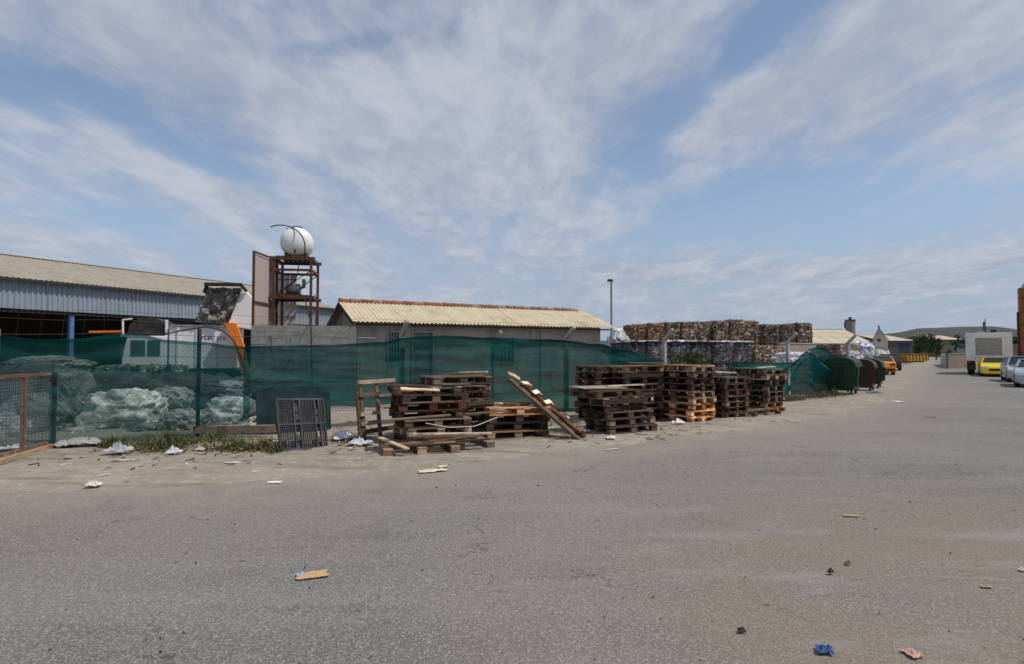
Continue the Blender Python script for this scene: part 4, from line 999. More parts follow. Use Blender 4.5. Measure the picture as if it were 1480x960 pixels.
# ------------------------------------------------------------------ SACKS AND BALES
def blob(name, c, r, colr, label, cat, group=None, seed=0, sub=5, amp=.22, mat=None, rz=0.):
    import bmesh
    bm = bmesh.new(); bmesh.ops.create_icosphere(bm, subdivisions=sub, radius=1)
    for v in bm.verts:
        p = v.co.copy()
        k = 1+amp*fbm(p*1.2+Vector((seed*3.1, 0, 0)), 2) + .10*abs(noise.noise(p*4+Vector((seed, 3, 0))))+.16*(1-min(1, 3*abs(noise.noise(Vector((p.x*1.8, p.y*1.8, p.z*3.4))+Vector((0, seed, 0)))))) + .09*(1-min(1, 3*abs(noise.noise(Vector((p.x*4, p.y*4, p.z*7+p.x*3))+Vector((seed, 0, 0)))))) + .04*(1-min(1, 3*abs(noise.noise(p*11))))-.06
        q = Vector((math.copysign(abs(p.x)**.8, p.x), math.copysign(abs(p.y)**.8, p.y), math.copysign(abs(p.z)**.75, p.z)))*k
        v.co = Vector((q.x*r[0], q.y*r[1], max(q.z*r[2], -r[2]*.86)))
    for f in bm.faces: f.smooth = True
    me = bpy.data.meshes.new(name); bm.to_mesh(me); bm.free(); me.materials.append(mat or M['film'])
    o = link(name, me, color=colr); o.location = c; o.rotation_euler = (0, 0, rz); return tag(o, label, cat, group)
def sacks():
    S = [  # px, py centre, distance, half sizes, colour
        (182, 598, 12.7, (.74, .5, .47), (.80, .79, .76), 'large bulging pale sack low behind the left net'),
        (266, 612, 12.4, (.40, .4, .26), (.42, .42, .40), 'crumpled grey-white sack left of the dark fence post'),
        (336, 600, 13.4, (.50, .45, .36), (.84, .84, .84), 'bright crumpled plastic sack right of the dark fence post'),
        (248, 578, 14.2, (.42, .4, .28), (.38, .40, .40), 'pale plastic sack in the middle of the heap'),
        (98, 580, 13.4, (.42, .4, .62), (.20, .21, .20), 'tall grey plastic bundle behind the cage corner'),
        (50, 604, 12.0, (.50, .45, .42), (.24, .26, .26), 'dull grey sack seen through the mesh cage'),
        (8, 622, 11.4, (.42, .4, .30), (.50, .51, .52), 'white sack at the far left behind the cage'),
        (118, 632, 12.0, (.42, .35, .16), (.52, .50, .47), 'flat crumpled plastic at the foot of the left net'),
        (322, 568, 15.4, (.62, .5, .30), (.30, .32, .32), 'grey sack high on the heap right of the post'),
        (226, 558, 16.0, (.45, .5, .28), (.22, .24, .23), 'grey plastic sack high on the heap'),
        (30, 556, 15.6, (.95, .6, .34), (.16, .16, .14), 'wide brownish covered heap at the far left'),
        (60, 530, 18.6, (1.9, .7, .30), (.34, .31, .26), 'long pale covered heap before the dark shed'),
        (300, 626, 12.4, (.36, .3, .16), (.28, .31, .31), 'small dark crumpled bag by the dark post foot'),
        (352, 624, 12.7, (.30, .3, .15), (.60, .62, .62), 'low white bag beside the seam of the two nets'),
        (170, 600, 14.6, (2.3, .5, .95), (.06, .065, .06), 'long dark mound added to darken the gaps behind the pale sacks'),  # dark mounds added as a backdrop so the gaps between sacks stay dark
        (60, 590, 14.4, (1.3, .5, .9), (.07, .075, .07), 'dark mound added to darken the gaps behind the mesh cage'),
        (330, 590, 15.9, (1.2, .5, .8), (.06, .065, .065), 'dark mound added to darken the gaps below the orange chute'),
        (215, 627, 12.2, (.34, .3, .18), (.22, .23, .22), 'dark flattened sack right of the large bulging one'),
        (142, 560, 15.0, (.5, .45, .30), (.20, .21, .19), 'dark sack above the large bulging one'),
    ]
    for i, (px, py, Y, r, c, lab) in enumerate(S):
        p = at(px, py, Y)
        blob('plastic_sack', p, r, c, lab, 'sack', 'plastic sacks heaped behind the left net', seed=i*1.7+1, rz=R(random.uniform(-30, 30)))
    p = at(894, 487, 33); blob('plastic_heap', p, (.36, .5, .42), (.85, .85, .86), 'bright white plastic heap right of the yard building', 'plastic heap', seed=4)
    p = at(893, 505, 31); blob('plastic_heap', p, (.5, .6, .8), (.5, .5, .5), 'grey plastic heap low at the yard building corner', 'plastic heap', seed=9)
sacks()
def bale_mesh(mat, w, d, h, seed, flakes=150):
    rd = random.Random(seed); mb = MB(); n = 9
    def disp(p): return .09*noise.noise(p*2.6+Vector((seed, 0, 0)))+.045*noise.noise(p*11+Vector((0, seed, 0)))
    def side(o, u, v, nn):
        def fn(a, b):
            e = min(a, 1-a, b, 1-b); p = o+u*a+v*b
            return p+nn*(disp(p)-(.05 if e < .01 else 0))
        mb.grid(fn, n, n)
    x, y, z = w/2, d/2, h
    V = Vector
    side(V((-x, -y, 0)), V((w, 0, 0)), V((0, 0, h)), V((0, -1, 0))); side(V((x, y, 0)), V((-w, 0, 0)), V((0, 0, h)), V((0, 1, 0)))
    side(V((x, -y, 0)), V((0, d, 0)), V((0, 0, h)), V((1, 0, 0))); side(V((-x, y, 0)), V((0, -d, 0)), V((0, 0, h)), V((-1, 0, 0)))
    side(V((-x, -y, h)), V((w, 0, 0)), V((0, d, 0)), V((0, 0, 1)))
    for i in range(flakes):      # torn edges sticking out
        f = rd.randrange(4); a = rd.uniform(-.48, .48); zz = rd.uniform(.03, h); s = rd.uniform(.04, .16)
        c = {0: V((a*w, -y, zz)), 1: V((x, a*d, zz)), 2: V((-x, a*d, zz)), 3: V((a*w, a*d*rd.uniform(-1, 1), h))}[f]
        rot = Matrix.Rotation(rd.uniform(0, 6), 3, V((rd.random(), rd.random(), rd.random())).normalized())
        mb.box(c, (s, s*rd.uniform(.3, 1), .008), rot)
    return mb.mesh('bale', mat)
def strap_mesh(w, d, h):
    mb = MB()
    for k in (-.3, 0, .3):
        x = w*k
        mb.bar((x, -d/2-.035, 0), (x, -d/2-.035, h+.03), .02, .012); mb.bar((x, -d/2-.035, h+.035), (x, d/2+.03, h+.035), .02, .012)
    return mb.mesh('strap', M['steel'])
COLN = ['leftmost', 'second from left', 'third from left', 'fourth from left', 'fifth from left', 'sixth from left', 'seventh from left', 'eighth from left', 'ninth from left', 'tenth from left', 'eleventh from left']
def bales(kind, mat, X0, Y0, ang, ncol, rows, w, h, d, noun, where, group, tops=None, cols=((1, 1, 1),), seed=1):
    ms = [bale_mesh(mat, w*.97, d, h*.97, seed+i) for i in range(4)]; stp = strap_mesh(w*.97, d, h*.97)
    rd = random.Random(seed); dirv = Vector((math.cos(ang), math.sin(ang), 0))
    for c in range(ncol):
        nr = rows[c] if isinstance(rows, (list, tuple)) else rows
        for r_ in range(int(nr)):
            p = Vector((X0, Y0, 0)) + dirv*w*(c+.5)
            o = link(kind, rd.choice(ms), color=rd.choice(cols)); o.location = (p.x, p.y+rd.uniform(-.12, .12), -.02+h*r_); o.rotation_euler = (0, 0, ang+R(rd.uniform(-2.5, 2.5)))
            if nr % 1 and r_ == int(nr)-1: o.scale = (1, 1, (1+nr % 1)*rd.uniform(.99, 1.015))
            s = link('strap', stp, o)
            row = 'single row' if int(nr) == 1 else ('bottom row' if r_ == 0 else ('top row' if r_ == int(nr)-1 else ORD[r_]+' row'))
            pos = COLN[c] if c < ncol-1 else 'rightmost'
            tag(o, f'{noun}, {pos}, {row} of the {where}', 'bale', group)
# tall cardboard stack: left end x=905
a = at(906, 508, 40); b = at(1090, 508, 42.5); ang = math.atan2(b.y-a.y, b.x-a.x); Lb = (b-a).length
bales('cardboard_bale', M['card'], a.x, a.y, ang, 8, [3.12, 3.2, 3.27, 3.32, 3.35, 3.4, 3.47, 3.44], Lb/8, 1.12, 1.3, 'brown cardboard bale', 'tall stack', 'cardboard bales in the tall stack', cols=((1, 1, 1), (1.25, 1.1, 1), (.75, .72, .7), (.95, .9, .85), (1.1, .8, .65)), seed=11)
a = at(1096, 508, 44); b = at(1166, 508, 45); ang = math.atan2(b.y-a.y, b.x-a.x); Lb = (b-a).length
bales('cardboard_bale', M['card'], a.x, a.y, ang, 3, [3.3, 3.3, 3.4], Lb/3, 1.12, 1.3, 'dark cardboard bale', 'smaller right-hand stack', 'cardboard bales in the right-hand stack', cols=((.8, .6, .5), (.9, .85, .8), (.5, .5, .55)), seed=21)
a = at(893, 508, 29.0); b = at(1076, 508, 32); ang = math.atan2(b.y-a.y, b.x-a.x); Lb = (b-a).length
bales('scrap_bale', M['scrap'], a.x, a.y, ang, 6, 2, Lb/6, 1.06, 1.2, 'dark mixed plastic bale', 'low stack before the cardboard', 'mixed plastic bales in the low stack', cols=((1, 1, 1), (.8, .85, .9), (1.2, 1.15, 1.1)), seed=31)
# tarpaulin covering the low stack
mb = MB()
aa, bb = a+Vector((0, 0, 0)), b
dv = (bb-aa).normalized(); nv = Vector((-dv.y, dv.x, 0)); LL = (bb-aa).length
def tf(u, v):
    p = aa+dv*(LL*u)+nv*(-.74+1.45*v); z = 2.19+.05*fbm((u*14, v*3, 0), 3)
    if v < .12: z -= (.12-v)*(.1+.8*abs(noise.noise((u*37, 0, 0))+.6*noise.noise((u*83, 3, 0))))
    return Vector((p.x, p.y, z))
mb.grid(tf, 70, 10); o = mb.build('tarpaulin', M['film'], smooth=True, color=(.52, .54, .58)); tag(o, 'thin whitish plastic sheet over the dark mixed plastic bales', 'sheet')
a = at(1078, 508, 33); b = at(1122, 508, 34.5); ang = math.atan2(b.y-a.y, b.x-a.x); Lb = (b-a).length
bales('cardboard_bale', M['card'], a.x, a.y, ang, 2, 2, Lb/2, 1.0, 1.2, 'lighter cardboard bale', 'short pair before the tall stack', 'cardboard bales in the short pair', cols=((1.2, 1.1, 1), (1.1, 1, .9)), seed=41)
a = at(1196, 508, 31); b = at(1232, 508, 33); ang = math.atan2(b.y-a.y, b.x-a.x); Lb = (b-a).length
bales('scrap_bale', M['card'], a.x, a.y, ang, 1, 2, Lb, 1.03, 1.2, 'brownish scrap bale', 'pile behind the green bin', 'scrap bales behind the bins', seed=51)
p = at(1243, 508, 33); blob('plastic_heap', p, (.56, .6, .50), (.60, .64, .74), 'blue-white film heap behind the brown and green bins', 'plastic heap', seed=14, amp=.1)
p = at(1230, 522, 30); blob('plastic_heap', p, (.55, .5, .42), (.50, .50, .52), 'grey scrap bag low between net and bins', 'plastic heap', seed=17)
# loaded bales left behind the net
a = at(152, 508, 16.0); bales('plastic_bale', M['green_bale'], a.x, 16.0, R(5), 2, 1, 1.0, 1.3, 1.0, 'dark green pressed plastic bale', 'pair behind the left net', 'green plastic bales behind the left net', seed=61, cols=((1.6, 1.6, 1.5),))
p = at(1150, 520, 27); blob('plastic_heap', p, (.9, .5, .32), (.75, .72, .75), 'white and pink rag heap behind the gathered net', 'plastic heap', seed=19)

# ------------------------------------------------------------------ BINS
def bin_(loc, rz, colr, label, W=1.25, D=1.0, H=1.12, lidc=None):
    root = empty('wheeled_bin', loc, rz); tag(root, label, 'bin', 'wheeled rubbish bins in a row by the fence')
    mb = MB(); z0 = .2; k = .82
    vs = []
    for z, s in ((z0, k), (z0+.12, k+.03), (H-.06, 1.), (H, 1.)):
        vs += [(sx*W/2*s, sy*D/2*s, z) for sx, sy in ((-1, -1), (1, -1), (1, 1), (-1, 1))]
    fs = [(3, 2, 1, 0)]
    for i in range(3): fs += [(i*4+j, i*4+(j+1) % 4, (i+1)*4+(j+1) % 4, (i+1)*4+j) for j in range(4)]
    mb.add(vs, fs); mb.build('body', M['binplastic'], root, color=colr, bevel=.02)
    mb = MB(); mb.box((0, 0, H+.01), (W+.10, D+.08, .06)); mb.build('rim', M['binplastic'], root, color=tuple(c*1.25 for c in colr), bevel=.01)
    # barrel lid
    mb = MB(); n = 10
    pts = [(-W/2-.02, -D/2*math.cos(PI*i/n)*1.02, H+.04+.30*math.sin(PI*i/n)**.8) for i in range(n+1)]
    mb.prism(pts, (W+.04, 0, 0)); mb.build('lid', M['binplastic'], root, color=lidc or colr, bevel=.008)
    for sx in (-.36, .36):
        mb = MB(); mb.bar((sx*W, -D/2*.97+.0, .35), (sx*W, -D/2*1.03, H-.06), .09, .04); mb.build('rib', M['binplastic'], root, color=colr)
    for s in (-1, 1):
        mb = MB(); mb.bar((s*W/2*.94, -.06, .4), (s*(W/2+.045), -.06, H-.05), .05, .1); mb.build('lift_bracket', M['binplastic'], root, color=colr)
        mb = MB(); mb.tube([(s*(W/2+.05), 0, H-.1), (s*(W/2+.13), 0, H-.1)], .03, 8); mb.build('trunnion', M['rubber'], root)
    for sx in (-1, 1):
        for sy in (-1, 1):
            wheel(root, (sx*W*.34, sy*D*.33, .10), .10, .05, n=12)
p = G(1219, 572); bin_((p.x+.22, p.y+.40, 0.0), R(50), (.012, .036, .022), 'large dark green wheeled bin with domed lid, nearest in the row', 1.25, 1.05, 1.10)
p = G(1249, 567); bin_((p.x+.30, p.y+.6, 0.), R(52), (.055, .022, .017), 'reddish brown wheeled bin between the two green bins', 1.0, .95, 1.0)
p = G(1263, 563); bin_((p.x+.3, p.y+.7, 0.), R(52), (.014, .040, .022), 'farthest green wheeled bin, nearest the orange-yellow car', .95, .95, 1.0)

# ------------------------------------------------------------------ CARS
def car(loc, rz, colr, label, L_=4.2, W=1.75, H=1.38, low=False, lights=True):
    """front points to local +x"""
    root = empty('parked_car', loc, rz); tag(root, label, 'car', 'cars parked on both sides of the road end')
    h = L_/2
    prof = [(-h, .28), (-h-.02, .55), (-h+.04, .88), (-h+.35, .95), (h-1.25, .92), (h-.35, .78), (h-.04, .62), (h, .30), (h-.1, .2), (-h+.1, .2)]
    mb = MB(); rings = []
    ys = [(-1, .90), (-.94, 1.), (.94, 1.), (1, .90)]
    vs = []
    for sy, k in ys: vs += [((x if abs(x) < h-.5 else x*(.985 if k < 1 else 1)), sy*W/2, .5+(z-.5)*(k if z > .5 else 1)) for x, z in prof]
    n = len(prof); fs = [tuple(range(n)), tuple(3*n+i for i in range(n))[::-1]]
    for i in range(3): fs += [(i*n+j, (i+1)*n+j, (i+1)*n+(j+1) % n, i*n+(j+1) % n) for j in range(n)]
    mb.add(vs, fs); mb.build('body', M['paint'], root, color=colr, bevel=.035, smooth=True)
    gh = [(-h+.28, .93), (-h+.75, H-.05), (-h+1.2, H), (.25, H), (.62, H-.06), (h-1.15, .92)]
    def cabin(s, y0, y1, ex, mat, nm, c=None):
        vs = []
        for sy in (-1, 1):
            vs += [(x*s, sy*W/2*(.90 if z < 1 else .74)*ex, z) for x, z in gh]
        m = len(gh); fs = [tuple(range(m)), tuple(m+i for i in range(m))[::-1]]+[(i, m+i, m+(i+1) % m, (i+1) % m) for i in range(m)]
        q = MB(); q.add(vs, fs); q.build(nm, mat, root, color=c, bevel=.02)
    cabin(1., 0, 0, 1., M['glass'], 'windows')
    # roof + pillars in paint
    mb = MB(); rw = W*.74; mb.box((-.1+(-h+1.2+.25)/2+.1, 0, H+.012), (.25+h-1.2+.5, rw, .03)); mb.build('roof', M['paint'], root, color=colr, bevel=.012)
    for s in (-1, 1):
        for (x0, z0), (x1, z1) in (((-h+.3, .93), (-h+.78, H)), ((h-1.15, .92), (.62, H-.02)), ((-.05, .93), (-.15, H))):
            mb = MB(); mb.bar((x0, s*W/2*.905, z0), (x1, s*W/2*.75, z1), .06); mb.build('pillar', M['paint'], root, color=colr)
        mb = MB(); mb.box((-h-.0, s*W*.37, .74), (.10, .30, .15)); mb.build('tail_lamp', M['red'], root)
        mb = MB(); mb.box((h-.09, s*W*.36, .62), (.16, .34, .13)); mb.build('headlight', M['lamp'], root)
        mb = MB(); mb.box((h-1.35, s*(W/2+.08), .98), (.12, .16, .11)); mb.build('mirror', M['paint'], root, color=colr)
        for x in (-h+.75, h-.8): wheel(root, (x, s*(W/2-.09), .31), .31, .2, n=16)
    for s, z in ((-1, .36), (1, .30)):
        mb = MB(); mb.box((s*(h-.01), 0, z), (.10, W*.88, .16)); mb.build('bumper', M['black'] if s < 0 else M['paint'], root, color=colr)
    mb = MB(); mb.box((-h-.035, 0, .62), (.02, .5, .11)); mb.build('number_plate', M['white_clean'], root)
    mb = MB(); mb.box((h+.005, 0, .45), (.05, .9, .14)); mb.build('grille', M['black'], root)
    return root
rd_dir = math.atan2(58-22, 40-17)         # heading of the far road
p = G(1291, 542); car((p.x, p.y+1.7, 0), R(66), (.80, .34, .03), 'orange-yellow hatchback seen from behind on the left roadside', 3.9, 1.66, 1.30)
p = G(1309, 536); car((p.x, p.y+2.2, 0), R(58), (.018, .022, .045), 'dark blue car parked just beyond the orange-yellow one', 4.2, 1.75, 1.38)
p = G(1435, 545); car((p.x+1.35, p.y+1.4, 0), R(-126), (.85, .62, .02), 'low bright yellow car in front of the grey box trailer', 4.0, 1.72, 1.22)
p = G(1470, 553); car((p.x+1.45, p.y+1.2, 0), R(-125), (.42, .45, .48), 'silver-grey car parked behind the rightmost one, beside the yellow car', 4.2, 1.75, 1.36)
p = G(1492, 560); car((p.x+1.1, p.y+.9, 0), R(-130), (.36, .42, .46), 'silver-blue car cut off at the right edge of the photo', 4.2, 1.75, 1.25)

# ------------------------------------------------------------------ BOX TRAILER AND RIGHT SIDE THINGS
def trailer():
    Y = 41; c = at(1429, 508, Y); c.z = 0
    root = empty('box_trailer', c, R(-39)); tag(root, 'pale grey box trailer with a framed louvre panel facing the road', 'trailer')
    W = 2.55; z0 = .98; z1 = EYE+27*Y/F
    grey = (.74, .73, .69)
    mb = MB(); mb.box((0, 3., (z0+z1)/2), (W, 6, z1-z0)); mb.build('box', M['tint'], root, color=grey, bevel=.03)
    mb = MB()
    for s in (-1, 1): mb.box((s*.78, -.03, (z0+z1)/2+.02), (.10, .06, 1.35)); mb.box((0, -.031, (z0+z1)/2+.02+s*.66), (1.66, .06, .10))
    mb.build('panel_frame', M['tint'], root, color=(.82, .81, .76))
    mb = MB(); mb.box((0, -.012, (z0+z1)/2+.02), (1.46, .02, 1.22)); mb.build('panel', M['tint'], root, color=(.36, .35, .34))
    for i in range(11): mb = MB(); mb.box((0, -.035, z0+.40+i*.108), (1.44, .03, .05), Matrix.Rotation(R(35), 3, 'X')); mb.build('louvre', M['tint'], root, color=(.44, .42, .41))
    mb = MB(); mb.box((-.1, 1.6, z1+.09), (1.0, .8, .18)); mb.build('roof_unit', M['tint'], root, color=(.36, .33, .22))
    mb = MB(); mb.box((.3, 1.0, z1+.12), (.3, .3, .24)); mb.build('vent', M['black'], root)
    mb = MB(); mb.box((0, 3, .84), (1.1, 6, .24)); mb.build('chassis', M['black'], root)
    for s in (-1, 1):
        for y in (.7, 1.8, 5.2): wheel(root, (s*(W/2-.25), y, .48), .48, .34, 'x')
        mb = MB(); mb.box((s*(W/2-.3), .05, .62), (.5, .03, .55)); mb.build('mudflap', M['black'], root)
        mb = MB(); mb.box((s*(W/2-.2), -.03, z0-.06), (.3, .06, .1)); mb.build('tail_lamp', M['red'], root)
    mb = MB(); mb.tube([(-.15, .6, z1), (-.15, .6, z1+1.0)], .03, 6); mb.build('aerial', M['black'], root)
trailer()
def wall_thing(px0, px1, ytop, ybase, colr, label, thick=.25, name='boundary_wall', coping=True, Ys=None, panel=None):
    a = G(px0, ybase[0]); b = G(px1, ybase[1]); d = b-a; h = at(px0, ytop, a.y).z
    root = empty(name, a, math.atan2(d.y, d.x)); tag(root, label, 'wall')
    L_ = d.length; n = max(1, int(L_/2.4))
    for i in range(n):
        mb = MB(); mb.box((L_*(i+.5)/n, thick/2, h/2), (L_/n-.03, thick, h)); mb.build('panel', M['tint'], root, color=tuple(c*random.uniform(.92, 1.06) for c in colr))
    if coping: mb = MB(); mb.box((L_/2, thick/2, h+.04), (L_+.05, thick+.08, .08)); mb.build('coping', M['tint'], root, color=tuple(c*1.2 for c in colr))
wall_thing(1371, 1404, 512, (533, 532), (.24, .20, .15), 'low tan wall between the road end and the box trailer')
wall_thing(1360, 1371, 513, (527, 532), (.46, .38, .33), 'short pinkish wall stub at the road end')
wall_thing(1456, 1560, 499, (534, 540), (.26, .19, .15), 'brown wall behind the silver cars at the right edge')
wall_thing(1128, 1200, 497, (546, 543), (.34, .30, .27), 'grey-brown panel wall behind the gathered net')
def mast():
    Y = 46; c = at(1487, 508, Y); c.z = 0
    root = empty('crane_mast', c, R(-34)); tag(root, 'tall orange crane mast at the right edge of the photo', 'crane')
    H = EYE+92*Y/F
    mb = MB(); mb.box((0, 0, H/2+.5), (1.05, 1.0, H-1.0)); mb.build('mast', M['orange_brown'], root, bevel=.03)
    mb = MB(); mb.box((-.60, -.1, H/2-.6), (.14, .3, H-2.6)); mb.build('guide_rail', M['rust'], root)
    mb = MB(); mb.box((-.1, 0, H+.15), (.5, .6, .35), taper=.6); mb.build('head', M['steel'], root)
    mb = MB(); mb.box((0, 0, .5), (2.2, 2.0, .9)); mb.build('base', M['black'], root, bevel=.04)
    for i in range(5): mb = MB(); mb.box((0, -.52, 1.6+i*1.05), (1.07, .05, .08)); mb.build('band', M['rust'], root)
M['orange_brown'] = plain('faded_orange_steel', (.27, .095, .018), .6, .2, 2, dirt=(.13, .06, .025), damt=(.5, .75))
mast()

# ------------------------------------------------------------------ FAR BUILDINGS
def far_shed(px0, px1, Y, yeave, yridge, label, roofc, wallc, depth=14, tilt=0., doors=(), gable_right=0, name='warehouse', openfront=False):
    a = at(px0, 508, Y); b = at(px1, 508, Y+tilt); d = b-a; a.z = 0
    root = empty(name, a, math.atan2(d.y, d.x)); tag(root, label, 'building')
    L_ = d.length; he = EYE+(508-yeave)*Y/F; hr = EYE+(508-yridge)*(Y+depth/2)/F
    n = max(2, int(L_/2.2)); w = L_/n
    for k, (y0, y1) in enumerate(((-.3, depth/2), (depth+.3, depth/2))):
        m = MB(); corrugated(m, w+.1, (y0, he), (y1, hr), .4, .025, True); me = m.mesh('roof_sheet', M['tint'])
        for i in range(n): o = link('roof_sheet', me, root, color=tuple(c*random.uniform(.985, 1.015) for c in roofc)); o.location = (i*w, 0, 0)
    mb = MB(); mb.box((L_/2, .1, he/2-.03), (L_-.3, .2, he)); mb.build('front_wall', M['tint'], root, color=wallc)
    mb = MB(); mb.box((L_/2, depth-.1, he/2-.03), (L_-.3, .2, he)); mb.build('back_wall', M['tint'], root, color=wallc)
    for x in (.12, L_-.12):
        mb = MB(); mb.prism([(x-.08, .2, 0), (x-.08, .2, he-.05), (x-.08, depth/2, hr-.08), (x-.08, depth-.2, he-.05), (x-.08, depth-.2, 0)], (.16, 0, 0)); mb.build('gable_wall', M['tint'], root, color=wallc)
    for (x0, x1, z0, z1, c) in doors:
        mb = MB(); mb.box(((x0+x1)/2*L_, -.01, (z0+z1)/2), ((x1-x0)*L_, .06, z1-z0)); mb.build('door', M['tint'], root, color=c)
    mb = MB(); mb.box((L_/2, depth/2, hr+.05), (L_, .5, .1)); mb.build('ridge_cap', M['tint'], root, color=tuple(c*1.05 for c in roofc))
    return root
far_shed(1163, 1262, 112, 496.5, 476, 'pale cream roofed warehouse behind the bales and bins', (.62, .55, .40), (.16, .14, .12), 20, 0)
def gable_building():
    Y = 111; a = at(1262, 508, Y); b = at(1280, 508, Y); root = empty('gable_annex', (a.x, Y, 0), R(-31)); tag(root, 'narrow cream gable-fronted annex at the right end of the pale warehouse', 'building')
    W = b.x-a.x; he = EYE+16*Y/F; hr = EYE+33*Y/F
    mb = MB(); mb.prism([(0, 0, 0), (0, 0, he), (W*.42, 0, hr), (W, 0, he), (W, 0, 0)], (0, 7, 0)); mb.build('wall', M['tint'], root, color=(.62, .55, .44))
    mb = MB(); mb.bar((W*.42, -.2, hr+.05), (W+.2, -.2, he-.05), .3, .12); mb.bar((W*.42, -.2, hr+.05), (-.2, -.2, he-.05), .3, .12); mb.build('verge_board', M['tint'], root, color=(.34, .30, .24))
    mb = MB(); mb.box((W*.42, -.04, he+.0), (.5, .08, .55)); mb.build('vent', M['glass'], root)
    mb = MB(); mb.box((W*.42, .4, hr+.25), (.3, .3, .6)); mb.build('chimney', M['tint'], root, color=(.2, .18, .15))
gable_building()
far_shed(1276, 1322, 140, 492.5, 484.5, 'distant cream roofed shed with a blue door near the road end', (.64, .57, .42), (.10, .10, .10), 22, 0, ((.52, .86, 0.2, 3.6, (.045, .055, .10)),))
far_shed(1352, 1393, 170, 491, 485.3, 'distant pink-cream roofed shed with olive walls between dark trees', (.70, .55, .43), (.155, .155, .10), 18, 0)
def silo():
    Y = 135; c = at(1229.5, 508, Y); c.z = 0; root = empty('silo_tower', c, R(-30)); tag(root, 'grey silo tower poking above the pale warehouse roof', 'tower')
    k = Y/F; r = 7*k; H = EYE+48*k
    mb = MB(); mb.tube([(0, 0, 0), (0, 0, H-5*k)], 7*k*.93, 16); mb.build('drum', M['tint'], root, color=(.26, .24, .22))
    mb = MB(); mb.box((0, 0, H-4*k), (13.5*k, 6*k, 4*k)); mb.build('head_house', M['tint'], root, color=(.10, .10, .10))
    mb = MB(); mb.box((0, 0, H-.5*k), (4*k, 3*k, 4*k)); mb.build('hoist', M['tint'], root, color=(.08, .08, .08))
    mb = MB(); mb.box((-6.5*k, -r*.4, H-10*k), (2.5*k, 1*k, 8*k)); mb.build('ladder_cage', M['tint'], root, color=(.1, .1, .1))
silo()
def stub():
    Y = 130; c = at(1203, 508, Y); c.z = 0; k = Y/F
    root = empty('roof_hopper', c); tag(root, 'small dark hopper head showing over the pale warehouse ridge', 'hopper')
    mb = MB(); mb.box((0, 0, 18*k), (3.5*k, 3*k, 36*k)); mb.build('shaft', M['tint'], root, color=(.10, .095, .09))
    mb = MB(); mb.bar((0, 0, 35*k), (7*k, 0, 34.5*k), 1.5*k); mb.build('arm', M['tint'], root, color=(.10, .095, .09))
stub()
def skip():
    a = G(1312, 524); b = G(1341, 523.5); root = empty('yellow_skip', a, math.atan2(b.y-a.y, b.x-a.x)); tag(root, 'rusty yellow skip container at the far end of the road', 'skip')
    L_ = (b-a).length; h = 1.3
    mb = MB(); mb.prism([(0, 0, .15), (-.25, 0, h), (L_+.25, 0, h), (L_, 0, .15)], (0, 2, 0)); mb.build('tub', M['tint'], root, color=(.36, .20, .035))
    mb = MB(); mb.bar((-.3, -.02, h), (L_+.3, -.02, h), .12); mb.build('rim', M['tint'], root, color=(.14, .09, .04))
    for i in range(6): mb = MB(); mb.bar((L_*(i+.5)/6, -.05, .2), (L_*(i+.5)/6, -.05, h-.05), .1); mb.build('rib', M['tint'], root, color=(.28, .15, .035))
    mb = MB(); mb.box((L_/2, 1, .08), (L_*.8, 1.6, .16)); mb.build('skid', M['rust'], root)
skip()
def pale_van():
    Y = 62; a = at(1266, 508, Y); b = at(1290, 508, Y); root = empty('white_tent', (a.x, Y, 0)); tag(root, 'white sloping tarpaulin tent behind the orange-yellow car', 'tent')
    W = b.x-a.x; H = EYE+6*Y/F
    mb = MB()
    def fn(u, v): return Vector((W*u*(.75+.25*v)+0, -.5*v+.08*noise.noise((u*9, v*3, 0)), H*(1-.12*u)*(1-v)+.0))
    mb.grid(fn, 14, 6); mb.build('front_sheet', M['tint'], root, color=(.72, .69, .63))
    mb = MB(); mb.prism([(0, 0.05, 0), (0, 0.05, H), (W*.75, 0.05, H*.88), (W, 0.05, 0)], (0, 3, 0)); mb.build('body_sheet', M['tint'], root, color=(.70, .67, .62))
    mb = MB(); mb.bar((0, -.02, H+.02), (W*.75, -.02, H*.88+.02), .08); mb.build('pole', M['steel'], root)
pale_van()
def grey_machine():
    c = G(1393, 533); c = at(1392, 508, 66); c.z = 0; root = empty('parked_lorry', c, R(-39)); tag(root, 'small grey lorry cab half hidden behind the tan wall', 'lorry')
    k = 66/F
    mb = MB(); mb.box((0, 1, 1.3), (14*k, 3, 1.5)); mb.build('body', M['tint'], root, color=(.30, .31, .32), bevel=.05)
    mb = MB(); mb.box((0, 0.3, 2.15), (13*k, 1.6, .6), taper=.85); mb.build('cab', M['tint'], root, color=(.12, .12, .13), bevel=.04)
    mb = MB(); mb.box((0, -.53, 2.15), (10*k, .03, .4)); mb.build('windscreen', M['glass'], root)
    mb = MB(); mb.box((7*k, -.95, 1.7), (6*k, .2, .45)); mb.build('headlight', M['white_clean'], root)
    for s in (-1, 1): wheel(root, (s*6*k, 0, .45), .45, .3, 'x')
grey_machine()

